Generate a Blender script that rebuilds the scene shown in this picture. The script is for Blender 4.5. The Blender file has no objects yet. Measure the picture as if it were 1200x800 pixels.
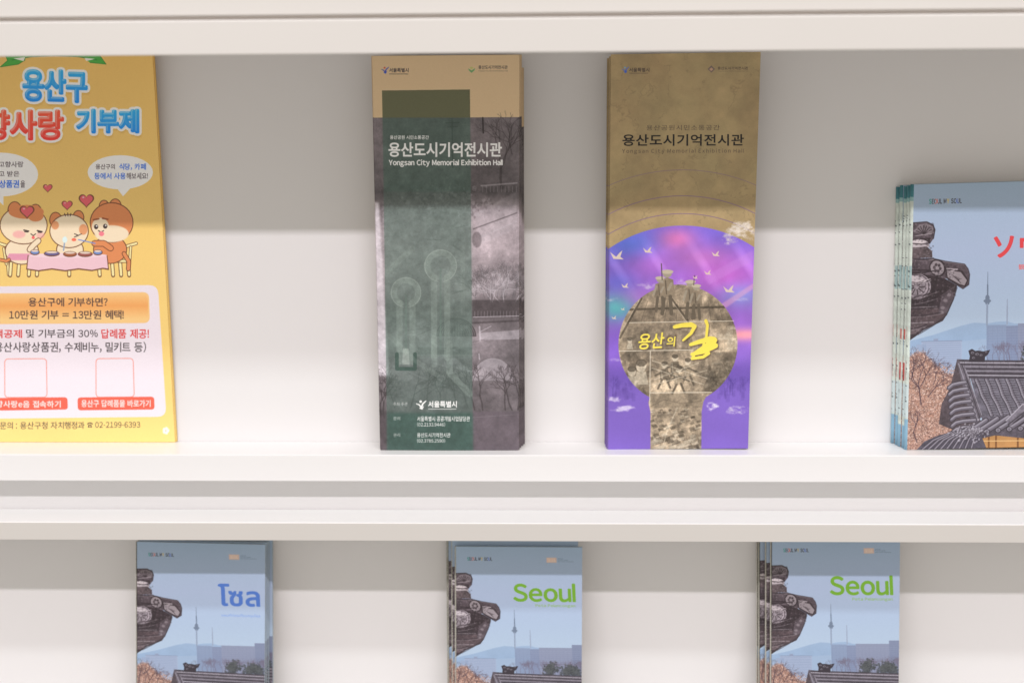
import bpy, math, random
import numpy as np
from mathutils import Vector

# ------------------------------------------------------------------ camera, light, exposure
sc = bpy.context.scene
COL = sc.collection
cam_data = bpy.data.cameras.new("camera")
cam = bpy.data.objects.new("camera", cam_data)
COL.objects.link(cam)
cr, cu, cf = Vector((0.99946, 0.0301, -0.0078)), Vector((0.0012, 0.2115, 0.9774)), Vector((-0.0311, 0.9769, -0.2113))
cf.normalize(); cr = (cr - cr.dot(cf) * cf).normalized(); cu = cr.cross(cf)
from mathutils import Matrix
cam.matrix_world = Matrix(((cr.x, cu.x, -cf.x, 0.0164), (cr.y, cu.y, -cf.y, -1.0714), (cr.z, cu.z, -cf.z, 0.3119), (0, 0, 0, 1)))
cam_data.sensor_width = 36.0
cam_data.lens = 36.0 * 1667 / 1200
cam_data.clip_start = 0.05
cam_data.clip_end = 100
cam_data.dof.use_dof = True
cam_data.dof.focus_distance = 1.05
cam_data.dof.aperture_fstop = 3.5
sc.camera = cam

w = bpy.data.worlds.new("World"); sc.world = w; w.use_nodes = True
bg = w.node_tree.nodes["Background"]
bg.inputs[0].default_value = (1.0, 0.945, 0.865, 1)
bg.inputs[1].default_value = 0.585

def area(name, loc, target, sx, sy, power, color):
    l = bpy.data.lights.new(name, 'AREA'); l.shape = 'RECTANGLE'; l.size = sx; l.size_y = sy
    l.energy = power; l.color = color
    o = bpy.data.objects.new(name, l); COL.objects.link(o); o.location = loc
    o.rotation_euler = (Vector(target) - Vector(loc)).to_track_quat('-Z', 'Y').to_euler()
    return o
area("ceiling_strip_light", (0.0, -2.28, 2.10), (0, 0, 0.1), 3.4, 0.06, 59, (1.0, 0.955, 1.0))
area("ceiling_strip_light", (0.0, -1.10, 1.72), (0, 0, 0.0), 3.0, 0.09, 18, (0.96, 1.0, 1.03))

sc.view_settings.view_transform = 'Standard'
sc.view_settings.look = 'None'
sc.view_settings.exposure = 0.0
sc.view_settings.gamma = 1.0
sc.render.engine = 'CYCLES'
sc.cycles.max_bounces = 8

# ------------------------------------------------------------------ helpers: objects
def tag(o, label=None, cat=None, group=None, kind=None):
    for k, v in (('label', label), ('category', cat), ('group', group), ('kind', kind)):
        if v: o[k] = v
    return o
def empty(name, loc=(0, 0, 0)):
    o = bpy.data.objects.new(name, None); o.empty_display_size = 0.02
    o.location = loc; COL.objects.link(o); return o
def link(name, me, parent=None):
    o = bpy.data.objects.new(name, me); COL.objects.link(o)
    if parent: o.parent = parent
    return o
def copy_tree(o, parent=None):
    c = o.copy(); COL.objects.link(c); c.parent = parent
    for ch in o.children: copy_tree(ch, c)
    return c
def box(name, lo, hi, m, parent=None, bevel=0.0008):
    """bevelled box"""
    import bmesh
    bm = bmesh.new(); bmesh.ops.create_cube(bm, size=1)
    for v in bm.verts:
        v.co = Vector([lo[i] + (v.co[i] + .5) * (hi[i] - lo[i]) for i in range(3)])
    if bevel: bmesh.ops.bevel(bm, geom=bm.edges[:], offset=bevel, segments=2, affect='EDGES', profile=0.5)
    me = bpy.data.meshes.new(name); bm.to_mesh(me); bm.free(); me.materials.append(m)
    for p in me.polygons: p.use_smooth = False
    return link(name, me, parent)
def profile(name, pts, x0, x1, m, parent=None, bevel=0.0008):
    """a (y, z) outline pushed along x"""
    import bmesh
    bm = bmesh.new()
    a = [bm.verts.new((x0, y, z)) for y, z in pts]; b = [bm.verts.new((x1, y, z)) for y, z in pts]
    n = len(pts)
    bm.faces.new(a); bm.faces.new(b[::-1])
    for i in range(n): bm.faces.new((a[(i+1) % n], a[i], b[i], b[(i+1) % n]))
    bmesh.ops.recalc_face_normals(bm, faces=bm.faces[:])
    if bevel:
        es = [e for e in bm.edges if abs(e.verts[0].co.x - e.verts[1].co.x) > 0.1]
        bmesh.ops.bevel(bm, geom=es, offset=bevel, segments=3, affect='EDGES', profile=0.5)
    me = bpy.data.meshes.new(name); bm.to_mesh(me); bm.free(); me.materials.append(m)
    return link(name, me, parent)

# ------------------------------------------------------------------ helpers: materials
def mat(name, col, rough=0.4, spec=0.5, noise=0.0, nscale=30, bump=0.0, bscale=200, coat=0.0):
    m = bpy.data.materials.new(name); m.use_nodes = True
    nt = m.node_tree; b = nt.nodes["Principled BSDF"]
    b.inputs["Base Color"].default_value = (*col, 1)
    b.inputs["Roughness"].default_value = rough
    b.inputs["Specular IOR Level"].default_value = spec
    b.inputs["Coat Weight"].default_value = coat
    tc = nt.nodes.new("ShaderNodeTexCoord")
    if noise:
        n = nt.nodes.new("ShaderNodeTexNoise"); n.inputs["Scale"].default_value = nscale; n.inputs["Detail"].default_value = 6
        nt.links.new(tc.outputs["Object"], n.inputs["Vector"])
        r = nt.nodes.new("ShaderNodeValToRGB")
        r.color_ramp.elements[0].position = .3; r.color_ramp.elements[1].position = .7
        r.color_ramp.elements[0].color = (*[c * (1 - noise) for c in col], 1); r.color_ramp.elements[1].color = (*col, 1)
        nt.links.new(n.outputs["Fac"], r.inputs["Fac"]); nt.links.new(r.outputs["Color"], b.inputs["Base Color"])
        mr = nt.nodes.new("ShaderNodeMapRange"); mr.inputs[3].default_value = rough * .85; mr.inputs[4].default_value = rough * 1.15
        nt.links.new(n.outputs["Fac"], mr.inputs[0]); nt.links.new(mr.outputs[0], b.inputs["Roughness"])
    if bump:
        n2 = nt.nodes.new("ShaderNodeTexNoise"); n2.inputs["Scale"].default_value = bscale; n2.inputs["Detail"].default_value = 4
        nt.links.new(tc.outputs["Object"], n2.inputs["Vector"])
        bp = nt.nodes.new("ShaderNodeBump"); bp.inputs["Strength"].default_value = bump; bp.inputs["Distance"].default_value = 0.001
        nt.links.new(n2.outputs["Fac"], bp.inputs["Height"]); nt.links.new(bp.outputs[0], b.inputs["Normal"])
    return m

# ------------------------------------------------------------------ printed art, painted in code with numpy
rng = np.random.default_rng(7)
LIT, SHD = 0.97, 0.50
def s2l(c): c = np.asarray(c, float); return np.where(c <= .04045, c / 12.92, ((c + .055) / 1.055) ** 2.4)
def l2s(c): c = np.clip(c, 0, 1); return np.where(c <= .0031308, c * 12.92, 1.055 * c ** (1 / 2.4) - .055)
def L(r, g, b): return l2s(s2l(np.array([r, g, b]) / 255.) / LIT)        # ink colour read on a well lit sheet
def S(r, g, b): return l2s(s2l(np.array([r, g, b]) / 255.) / SHD)        # ink colour read on a sheet in weak light

def homog(src, dst):
    A = []
    for (x, y), (u, v) in zip(src, dst):
        A += [[x, y, 1, 0, 0, 0, -u*x, -u*y], [0, 0, 0, x, y, 1, -v*x, -v*y]]
    h = np.linalg.solve(np.array(A, float), np.array(dst, float).ravel())
    return np.append(h, 1).reshape(3, 3)

def fbm(h, w, cells, octv=5, gain=.55, seed=0, aspect=1.0):
    r = np.random.default_rng(seed); out = np.zeros((h, w)); amp = 1; tot = 0
    for o in range(octv):
        cx = max(2, int(cells * 2**o)); cy = max(2, int(cells * 2**o * h / w * aspect))
        if cx > w: break
        g = r.random((cy + 2, cx + 2))
        ys = np.linspace(0, cy, h, endpoint=False); xs = np.linspace(0, cx, w, endpoint=False)
        yi = ys.astype(int); xi = xs.astype(int); fy = ys - yi; fx = xs - xi
        fy = fy*fy*(3-2*fy); fx = fx*fx*(3-2*fx)
        a = g[yi][:, xi]; b = g[yi][:, xi+1]; c = g[yi+1][:, xi]; d = g[yi+1][:, xi+1]
        fx = fx[None]; fy = fy[:, None]
        out += amp * ((a*(1-fx)+b*fx)*(1-fy) + (c*(1-fx)+d*fx)*fy); tot += amp; amp *= gain
    return out / tot

def blur1(a, k, ax):
    if k < 1: return a
    k = int(k); ker = np.hanning(2*k+3)[1:-1]; ker /= ker.sum()
    pad = [(0, 0)] * a.ndim; pad[ax] = (k, k)
    p = np.pad(a, pad, mode='edge'); out = np.zeros_like(a)
    n = a.shape[ax]
    for i, wgt in enumerate(ker):
        sl = [slice(None)] * a.ndim; sl[ax] = slice(i, i + n); out += wgt * p[tuple(sl)]
    return out
def blur(a, k): return blur1(blur1(a, k, 0), k, 1)

_glyphs = {}
_raw = {}
def raw_glyph(s, bold, spacing=1.0, shear=0.0):
    key = (s, bold, spacing, shear)
    if key not in _raw:
        c = bpy.data.curves.new('lettering', 'FONT'); c.body = s; c.offset = bold; c.space_character = spacing; c.shear = shear
        c.resolution_u = 4
        o = bpy.data.objects.new('lettering', c); COL.objects.link(o)
        dg = bpy.context.evaluated_depsgraph_get(); oe = o.evaluated_get(dg); m = oe.to_mesh()
        m.calc_loop_triangles()
        v = np.array([x.co[:2] for x in m.vertices]); t = np.array([list(x.vertices) for x in m.loop_triangles])
        oe.to_mesh_clear(); bpy.data.objects.remove(o); bpy.data.curves.remove(c)
        _raw[key] = v[t]
    return _raw[key]
def outlines(s):
    """closed outlines of overlapping-contour scripts (Thai), each keeping its own direction"""
    c = bpy.data.curves.new('lettering', 'FONT'); c.body = s
    o = bpy.data.objects.new('lettering', c); COL.objects.link(o)
    dg = bpy.context.evaluated_depsgraph_get(); cu = o.to_curve(dg); res = []
    for sp in cu.splines:
        bp = sp.bezier_points; n = len(bp); pts = []
        for i in range(n):
            p0, p1, p2, p3 = [np.array(v[:2]) for v in (bp[i].co, bp[i].handle_right, bp[(i+1) % n].handle_left, bp[(i+1) % n].co)]
            for t in np.arange(6) / 6: pts.append((1-t)**3*p0 + 3*(1-t)**2*t*p1 + 3*(1-t)*t*t*p2 + t**3*p3)
        if pts: res.append(np.array(pts))
    bpy.data.objects.remove(o); bpy.data.curves.remove(c)
    al = np.concatenate(res); lo = al.min(0); hi = al.max(0)
    res = [(q - lo) / (hi - lo) for q in res]
    return [np.c_[q[:, 0], 1 - q[:, 1]] for q in res]
def glyphs(s, bold=0.0, spacing=1.0, shear=0.0):
    key = (s, bold, spacing, shear)
    if key in _glyphs: return _glyphs[key]
    if any(33 <= ord(ch) <= 126 for ch in s):      # set letter by letter, with the sans serif's wide forms for Latin
        x = 0.0; out = []
        for ch in s:
            if ch == ' ': x += .31; continue
            if ch == '-': g = np.array([[[0, .27], [.28, .27], [.28, .34]], [[0, .27], [.28, .34], [0, .34]]])
            elif ch == 'l':
                e = .045 + bold; t_ = .775 + bold
                g = np.array([[[-e, 0], [e, 0], [e, t_]], [[-e, 0], [e, t_], [-e, t_]]])
            else: g = raw_glyph(chr(ord(ch) + 0xFEE0) if 33 <= ord(ch) <= 126 else ch, bold, 1.0, shear)
            lo = g[..., 0].min(); hi = g[..., 0].max(); k = .86 if 33 <= ord(ch) <= 126 else 1.0
            g = g.copy(); g[..., 0] = (g[..., 0] - lo) * k + x; out.append(g); x += (hi - lo) * k + .085 * (1 + (spacing - 1) * 5)
        g = np.concatenate(out)
    else: g = raw_glyph(s, bold, spacing, shear)
    lo = g.reshape(-1, 2).min(0); hi = g.reshape(-1, 2).max(0)
    v = (g - lo) / (hi - lo); v = v.copy(); v[..., 1] = 1 - v[..., 1]
    _glyphs[key] = v
    return v

class Art:
    def __init__(s, name, quad, W, H, ppm, base):
        s.name = name; s.W = W; s.H = H; s.ppm = ppm
        s.w = int(W * ppm); s.h = int(H * ppm)
        s.M = homog(quad, [(0, 0), (s.w, 0), (s.w, s.h), (0, s.h)])
        s.img = np.ones((s.h, s.w, 3)) * np.asarray(base)
        s.view(0, 0, 1)
    def view(s, x0, y0, k, dy=0): s.v = (x0, y0, k, dy)
    def px(s, p):
        p = np.asarray(p, float); x0, y0, k, dy = s.v
        sh = p.shape; q = p.reshape(-1, 2)
        q = np.c_[x0 + q[:, 0] / k, y0 + (q[:, 1] + dy) / k, np.ones(len(q))] @ s.M.T
        return (q[:, :2] / q[:, 2:]).reshape(sh)
    def unit(s):   # canvas pixels per view unit
        c = s.px([[300, 300], [400, 300]]); return abs(c[1, 0] - c[0, 0]) / 100
    def raster(s, polys, pad=0, signed=False):
        """list of (n,2) outlines in canvas pixels, all wound one way -> mask crop"""
        A = []; B = []
        if isinstance(polys, np.ndarray) and polys.ndim == 3:
            a = polys; area2 = ((a[:, 1, 0]-a[:, 0, 0])*(a[:, 2, 1]-a[:, 0, 1]) - (a[:, 1, 1]-a[:, 0, 1])*(a[:, 2, 0]-a[:, 0, 0]))
            a = np.where((area2 < 0)[:, None, None], a[:, ::-1], a)
            A = a.reshape(-1, 2); B = np.roll(a, -1, 1).reshape(-1, 2)
        else:
            for p in polys:
                ar = np.sum(p[:, 0] * np.roll(p[:, 1], -1) - p[:, 1] * np.roll(p[:, 0], -1))
                if ar < 0 and not signed: p = p[::-1]
                A.append(p); B.append(np.roll(p, -1, 0))
            A = np.concatenate(A); B = np.concatenate(B)
        x0 = int(max(0, np.floor(A[:, 0].min()) - 1 - pad)); x1 = int(min(s.w, np.ceil(A[:, 0].max()) + 2 + pad))
        y0 = int(max(0, np.floor(A[:, 1].min()) - 1 - pad)); y1 = int(min(s.h, np.ceil(A[:, 1].max()) + 2 + pad))
        if x1 <= x0 or y1 <= y0: return None
        K = 3; hh = (y1 - y0) * K; ww = (x1 - x0) * K
        ax = (A[:, 0] - x0) * K; ay = (A[:, 1] - y0) * K - .5; bx = (B[:, 0] - x0) * K; by = (B[:, 1] - y0) * K - .5
        sg = np.where(by > ay, 1, -1); lo = np.minimum(ay, by); hi = np.maximum(ay, by)
        r0 = np.clip(np.ceil(lo), 0, hh).astype(int); r1 = np.clip(np.ceil(hi), 0, hh).astype(int)
        n = r1 - r0; ok = n > 0
        idx = np.repeat(np.nonzero(ok)[0], n[ok])
        if len(idx) == 0: return None
        st = np.repeat(np.cumsum(n[ok]) - n[ok], n[ok]); row = np.arange(len(idx)) - st + r0[idx]
        t = (row - ay[idx]) / (by[idx] - ay[idx]); xx = ax[idx] + t * (bx[idx] - ax[idx])
        col = np.clip(np.ceil(xx - .5), 0, ww).astype(int)
        acc = np.zeros((hh, ww + 1), np.int32); np.add.at(acc, (row, col), sg[idx])
        m = (np.cumsum(acc, 1)[:, :ww] != 0).astype(np.float32)
        m = m.reshape(y1 - y0, K, x1 - x0, K).mean((1, 3))
        return m, x0, y0
    def put(s, r, col, alpha=1.0, soft=0, grow=0, mul=None):
        if r is None: return
        m, x0, y0 = r
        if grow:
            g = int(math.ceil(grow)); p = np.pad(m, g); o = np.zeros_like(m)
            for dx in range(-g, g+1):
                for dy in range(-g, g+1):
                    d = math.hypot(dx, dy)
                    if d <= grow + .3: o = np.maximum(o, p[g+dy:g+dy+m.shape[0], g+dx:g+dx+m.shape[1]])
            m = o
        if soft: m = blur(m, soft)
        h, w_ = m.shape; a = (m * alpha)[..., None]
        reg = s.img[y0:y0+h, x0:x0+w_]
        if callable(col):
            yy, xx = np.mgrid[y0:y0+h, x0:x0+w_]
            c = col(xx / s.w, yy / s.h)
        else: c = np.asarray(col)
        if mul is not None: c = c * mul[y0:y0+h, x0:x0+w_, None]
        s.img[y0:y0+h, x0:x0+w_] = reg * (1 - a) + c * a
    def poly(s, pts, col, alpha=1.0, soft=0, mul=None, grow=0):
        s.put(s.raster([s.px(pts)], int(soft) + int(grow) + 2), col, alpha, soft, grow, mul)
    def rect(s, x0, y0, x1, y1, col, **k): s.poly([(x0, y0), (x1, y0), (x1, y1), (x0, y1)], col, **k)
    def rquad(s, q, r, n=5):
        q = [np.array(p, float) for p in q]; out = []
        for i in range(4):
            a, b, c = q[i-1], q[i], q[(i+1) % 4]
            p = b + (a-b) / np.linalg.norm(a-b) * r; e = b + (c-b) / np.linalg.norm(c-b) * r
            for t in np.linspace(0, 1, n): out.append((1-t)**2*p + 2*t*(1-t)*b + t*t*e)
        return out
    def ell(s, cx, cy, rx, ry, col, rot=0, a0=0, a1=360, **k):
        t = np.radians(np.linspace(a0, a1, 33)); x = rx*np.cos(t); y = ry*np.sin(t); q = math.radians(rot)
        s.poly(np.c_[cx + x*math.cos(q) - y*math.sin(q), cy + x*math.sin(q) + y*math.cos(q)], col, **k)
    def strokes(s, lines, width):
        """outlines of many polylines; width = number or (start, end), view units"""
        out = []
        for ln in lines:
            p = np.asarray(ln, float); n = len(p)
            ws = np.linspace(width[0], width[1], n) if isinstance(width, tuple) else np.full(n, float(width))
            for i in range(n - 1):
                d = p[i+1] - p[i]; l = np.hypot(*d)
                if l < 1e-6: continue
                nn = np.array([-d[1], d[0]]) / l
                out.append(s.px([p[i]+nn*ws[i]/2, p[i+1]+nn*ws[i+1]/2, p[i+1]-nn*ws[i+1]/2, p[i]-nn*ws[i]/2]))
            for i in range(n):
                t = np.radians(np.arange(0, 360, 45)); r = ws[i]/2
                out.append(s.px(np.c_[p[i][0] + r*np.cos(t), p[i][1] + r*np.sin(t)]))
        return out
    def line(s, pts, width, col, **k): s.lines([pts], width, col, **k)
    def lines(s, ls, width, col, alpha=1.0, soft=0, mul=None, grow=0):
        if not ls: return
        s.put(s.raster(s.strokes(ls, width), int(soft) + 2 + int(grow)), col, alpha, soft, grow, mul)
    def dots(s, pts, r, col, alpha=1.0, soft=0):
        out = []; t = np.radians(np.arange(0, 360, 60))
        for (x, y) in pts:
            rr = r * rng.uniform(.6, 1.4); a = rng.uniform(.6, 1.4)
            out.append(s.px(np.c_[x + rr*a*np.cos(t), y + rr*np.sin(t)]))
        if out: s.put(s.raster(out, int(soft)+2), col, alpha, soft)
    def arc(s, cx, cy, r, a0, a1, width, col, ry=None, n=24, **k):
        t = np.radians(np.linspace(a0, a1, n)); s.line(np.c_[cx + r*np.cos(t), cy + (ry or r)*np.sin(t)], width, col, **k)
    def text(s, str_, x0, y0, x1, y1, col, bold=0.0, spacing=1.0, alpha=1.0, soft=0, grow=0, shear=0, tilt=0, mul=None):
        if any(0x0E00 <= ord(ch) <= 0x0E7F for ch in str_):
            P = [s.px(q * np.array([x1 - x0, y1 - y0]) + np.array([x0, y0])) for q in outlines(str_)]
            s.put(s.raster(P, int(soft) + int(grow) + 2, True), col, alpha, soft, grow, mul); return
        g = glyphs(str_, bold, spacing, shear)
        p = g * np.array([x1 - x0, y1 - y0]) + np.array([x0, y0])
        if tilt: p[..., 1] += (p[..., 0] - (x0+x1)/2) * tilt
        s.put(s.raster(s.px(p), int(soft) + int(grow) + 2), col, alpha, soft, grow, mul)
    def branch(s, x, y, ang, ln, wd, col, depth, acc=None, spread=.5, alpha=1.0):
        top = acc is None
        if top: acc = {}
        x2 = x + math.cos(ang)*ln; y2 = y - math.sin(ang)*ln
        acc.setdefault(depth, []).append(([(x, y), ((x+x2)/2 + rng.normal(0, ln*.05), (y+y2)/2), (x2, y2)], wd))
        if depth > 0:
            for _ in range(int(rng.integers(2, 4))):
                s.branch(x2, y2, ang + rng.normal(0, spread), ln*rng.uniform(.6, .85), wd*.65, col, depth-1, acc, spread)
        if top:
            for d, ls in acc.items():
                s.lines([l[0] for l in ls], max(ls[0][1], .8), col, alpha=alpha)
    def image(s, grain=.012):
        a = s.img + rng.normal(0, grain, s.img.shape[:2])[..., None]
        a = np.clip(a, 0, 1)[::-1]
        im = bpy.data.images.new(s.name, s.w, s.h)
        px = np.ones((s.h, s.w, 4), np.float32); px[..., :3] = a
        im.pixels.foreach_set(px.ravel()); im.update(); im.pack()
        return im

def print_mat(name, art, rough=0.38, spec=0.4, grain=.012, coat=0.0):
    m = mat(name, (1, 1, 1), rough, spec, bump=0.02, bscale=60, coat=coat)
    nt = m.node_tree; t = nt.nodes.new("ShaderNodeTexImage"); t.image = art.image(grain); t.extension = 'EXTEND'; t.interpolation = 'Linear'
    uv = nt.nodes.new("ShaderNodeUVMap"); uv.uv_map = "UVMap"
    nt.links.new(uv.outputs[0], t.inputs[0]); nt.links.new(t.outputs[0], nt.nodes["Principled BSDF"].inputs["Base Color"])
    return m

# ------------------------------------------------------------------ materials
M_white = mat("white_laminate", (0.80, 0.785, 0.775), 0.30, 0.45, noise=0.015, nscale=5, bump=0.03, bscale=350)
M_back = mat("white_painted_back", (0.80, 0.78, 0.775), 0.5, 0.4, noise=0.02, nscale=3, bump=0.03, bscale=250)
M_edge = mat("warm_white_edge_band", (0.79, 0.755, 0.72), 0.35, 0.4, noise=0.02, nscale=8, bump=0.03, bscale=350)
M_dark = mat("painted_gap_shade", (0.62, 0.57, 0.53), 0.7, 0.3)  # shade of the open seam, put into a strip's colour
M_paper = mat("uncoated_page_edges", (0.72, 0.69, 0.62), 0.8, 0.2, noise=0.12, nscale=400)
M_paper_tan = mat("tan_sheet_edge", (0.55, 0.44, 0.30), 0.7, 0.2, noise=0.1, nscale=300)
M_paper_yel = mat("yellow_sheet_edge", (0.72, 0.42, 0.10), 0.7, 0.2, noise=0.1, nscale=300)
M_back_print = mat("grey_back_print", (0.13, 0.12, 0.125), 0.5, 0.3, noise=0.3, nscale=60)

M_flap = mat("light_lifted_white_flap", (0.88, 0.872, 0.865), 0.25, 0.5, noise=0.01, nscale=6, bump=0.02, bscale=350)  # laminate white raised so the flap top looks more strongly lit
# ------------------------------------------------------------------ the display rack
X0, X1 = -1.2, 1.2
rack = empty("display_rack", (0, 0, -0.9))
tag(rack, "white laminate brochure display rack with stepped shelves, holding every leaflet and guidebook", "display rack")
def P(o):
    o.location = (0, 0, 0.9); return o
P(box("back_panel", (X0, 0.0, -0.055), (X1, 0.018, 0.335), M_back, rack))
P(box("back_panel", (X0, 0.0, -0.243), (X1, 0.018, -0.056), M_back, rack))
# shelf the tall leaflets stand on
P(profile("shelf_board", [(-0.0002, 0), (-0.036, 0), (-0.036, -0.0213), (-0.0002, -0.0213)], X0, X1, M_white, rack, 0.0009))
# recessed rail under it, and the flap door slid in below
P(box("rail", (X0, -0.0150, -0.0560), (X1, -0.0004, -0.0218), M_white, rack, 0.0005))
P(profile("flap_door", [(-0.0156, -0.0512), (-0.024, -0.0480), (-0.034, -0.0445), (-0.0740, -0.0408), (-0.0688, -0.0560), (-0.0660, -0.0570), (-0.0156, -0.0640)], X0, X1, M_flap, rack, 0.0005))
P(profile("edge_band", [(-0.0753, -0.0409), (-0.0742, -0.0409), (-0.0690, -0.0563), (-0.0701, -0.0563)], X0, X1, M_edge, rack, 0.0003))
# top: header lip, thin gap closed by a strip coloured like its shade, the panel above, roof board
P(profile("header_lip", [(-0.1660, 0.3216), (-0.1592, 0.3001), (-0.150, 0.3001), (-0.150, 0.3216)], X0, X1, M_edge, rack, 0.0009))
P(box("seam_shade_strip", (X0, -0.160, 0.3218), (X1, -0.148, 0.3240), M_dark, rack, 0))
P(profile("front_panel", [(-0.1640, 0.3242), (-0.1720, 0.350), (-0.1720, 0.62), (-0.149, 0.62), (-0.149, 0.3242)], X0, X1, M_edge, rack, 0.0009))
P(box("roof_board", (X0, -0.1478, 0.3243), (X1, -0.0002, 0.3345), M_white, rack, 0.0004))
P(box("top_board", (X0 - .018, -0.165, 0.6205), (X1 + .018, 0.018, 0.64), M_white, rack))
P(box("back_panel", (X0, 0.0, 0.336), (X1, 0.018, 0.62), M_back, rack))
# lower shelf and plinth
P(profile("shelf_board", [(-0.0002, -0.2295), (-0.082, -0.2295), (-0.082, -0.250), (-0.0002, -0.250)], X0, X1, M_white, rack, 0.0009))
P(box("lower_front_panel", (X0, -0.078, -0.80), (X1, -0.06, -0.2505), M_white, rack))
P(box("plinth", (X0, -0.06, -0.90), (X1, 0.018, -0.801), M_white, rack))
for sx in (X0 - .018, X1 + .0002):
    P(box("side_panel", (sx, -0.165, -0.90), (sx + .0178, 0.018, 0.62), M_white, rack))

# ------------------------------------------------------------------ small art blocks
def skyline_emblem(a, x, y, k, c1, c2, c3):
    """the city mark: a dot over two brush sweeps"""
    a.line([(x - 14*k, y - 2*k), (x - 6*k, y + 1*k), (x, y + 8*k)], (2*k, 5*k), c1)
    a.line([(x, y + 9*k), (x + 4*k, y - 2*k), (x + 13*k, y - 10*k)], (6*k, 2.5*k), c2)
    a.line([(x - 4*k, y + 10*k), (x + 2*k, y + 13*k), (x + 6*k, y + 6*k)], (3*k, 2*k), c2)
    a.ell(x - 2*k, y - 8*k, 3.6*k, 3.6*k, c3)

# ------------------------------------------------------------------ ART 1: yellow donation leaflet
def art_poster(quad, W, H):
    a = Art("donation_leaflet_print", quad, W, H, 5, L(247, 203, 116))
    yy = np.linspace(0, 1, a.h)[:, None, None]
    a.img += (L(252, 220, 136) - a.img) * yy
    n = fbm(a.h, a.w, 3, 3, seed=3); a.img *= (1 + (n - .5) * .04)[..., None]
    a.view(0, 50, 3.2)
    outl = L(120, 75, 50)
    # green ribbon
    g1 = S(60, 135, 55); g2 = S(35, 95, 40)
    t = np.linspace(-150, 375, 20)
    a.poly([(10, 92), (38, 68), (28, 42), (105, 52), (104, 66), (78, 82)], g1); a.line([(10, 92), (38, 68), (28, 42)], 2, g2); a.line([(10, 92), (78, 82), (104, 66)], 2, g2)
    a.poly([(324, 60), (378, 42), (406, 82), (346, 76)], g1); a.line([(378, 42), (406, 82), (346, 76)], 2, g2)
    a.poly([(55, 30), (55, 66), (130, 54), (215, 50), (300, 54), (372, 66), (372, 30)], g1)
    a.line([(55, 66), (130, 54), (215, 50), (300, 54), (372, 66)], 2.5, g2)
    a.poly([(60, 60), (104, 55), (98, 70)], S(190, 195, 180)); a.poly([(325, 58), (365, 62), (332, 70)], S(190, 195, 180))
    a.rect(-300, -60, 560, 30, L(247, 203, 116))
    # bubble title
    def bubble(s, x0, y0, x1, y1, c_top, c_bot, tilt=0):
        b = .0; yA = a.px([(x0, y0)])[0, 1] / a.h; yB = a.px([(x0, y1)])[0, 1] / a.h
        def grad(X, Y):
            t = np.clip((Y - yA) / (yB - yA), 0, 1)[..., None]; return c_top * (1-t) + c_bot * t
        a.text(s, x0+3, y0+9, x1+3, y1+9, S(165, 130, 65), bold=b, grow=12, soft=5, alpha=.55, tilt=tilt)
        a.text(s, x0, y0, x1, y1, S(203, 198, 212), bold=b, grow=14, soft=1, tilt=tilt)
        a.text(s, x0, y0, x1, y1, grad, bold=b, grow=5.2, soft=1, tilt=tilt)
        a.text(s, x0-2.5, y0-4, x1-2.5, y1-4, np.array([1, 1, 1.]), bold=0, alpha=.42, soft=1, tilt=tilt)
        a.text(s, x0+1, y0+1.5, x1+1, y1+1.5, grad, bold=.0, alpha=.85, soft=1, tilt=tilt)
    bl1, bl2 = S(30, 135, 205), S(20, 110, 190); rd1, rd2 = S(215, 70, 45), S(195, 45, 40)
    bubble("용산구", 98, 106, 332, 220, bl1, bl2, .03)
    bubble("고향사랑", -150, 256, 243, 362, rd1, rd2)
    bubble("기부제", 298, 254, 524, 336, bl1, bl2)
    # speech bubbles
    wb = S(196, 193, 205); dk = S(72, 64, 70); bb = S(40, 85, 175)
    a.ell(457, 486, 122, 64, wb); a.poly([(440, 540), (500, 540), (467, 576)], wb)
    a.ell(12, 494, 138, 82, wb); a.poly([(-30, 560), (20, 565), (20, 610)], wb)
    a.text("용산구의", 365, 455, 437, 475, dk, .015); a.text("식당, 카페", 453, 453, 553, 478, bb, .02)
    a.text("등에서 사용", 360, 488, 477, 512, bb, .02); a.text("해보세요!", 480, 488, 560, 512, dk, .015)
    a.text("고향사랑", 3, 445, 95, 467, dk, .015); a.text("하고 받은", -22, 481, 80, 502, dk, .015)
    a.text("상품권", 4, 515, 79, 544, bb, .025); a.text("을", 84, 517, 101, 543, dk, .015)
    # animals at a table
    ol = 3.2
    def blob(cx, cy, rx, ry, c): a.ell(cx, cy, rx+ol*.6, ry+ol*.6, outl); a.ell(cx, cy, rx-ol*.5, ry-ol*.5, c)
    def heart(cx, cy, r, c=None):
        c = L(235, 105, 115) if c is None else c
        t = np.linspace(0, 2*np.pi, 40); x = 16*np.sin(t)**3; y = -(13*np.cos(t)-5*np.cos(2*t)-2*np.cos(3*t)-np.cos(4*t))
        for k, cc in ((1.0, outl), (.83, c)): a.poly(np.c_[cx + x/16*r*k, cy + y/16*r*k], cc)
        a.ell(cx - r*.4, cy - r*.35, r*.14, r*.1, L(250, 200, 205))
    cream = S(198, 172, 148); brown = S(172, 108, 68); wood = S(205, 178, 130); pink = L(235, 160, 185)
    for x0, x1 in ((5, 48), (472, 516)):       # chair backs and legs
        a.line([(x0, 752 if x0 < 100 else 765), (x1, 766 if x0 < 100 else 752)], 13, outl); a.line([(x0, 752 if x0 < 100 else 765), (x1, 766 if x0 < 100 else 752)], 8, wood)
    for x, y0, x2, y1 in ((30, 765, 38, 870), (495, 765, 488, 866), (20, 770, 30, 830)):
        a.line([(x, y0), (x2, y1)], 11, outl); a.line([(x, y0), (x2, y1)], 6, wood)
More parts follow.
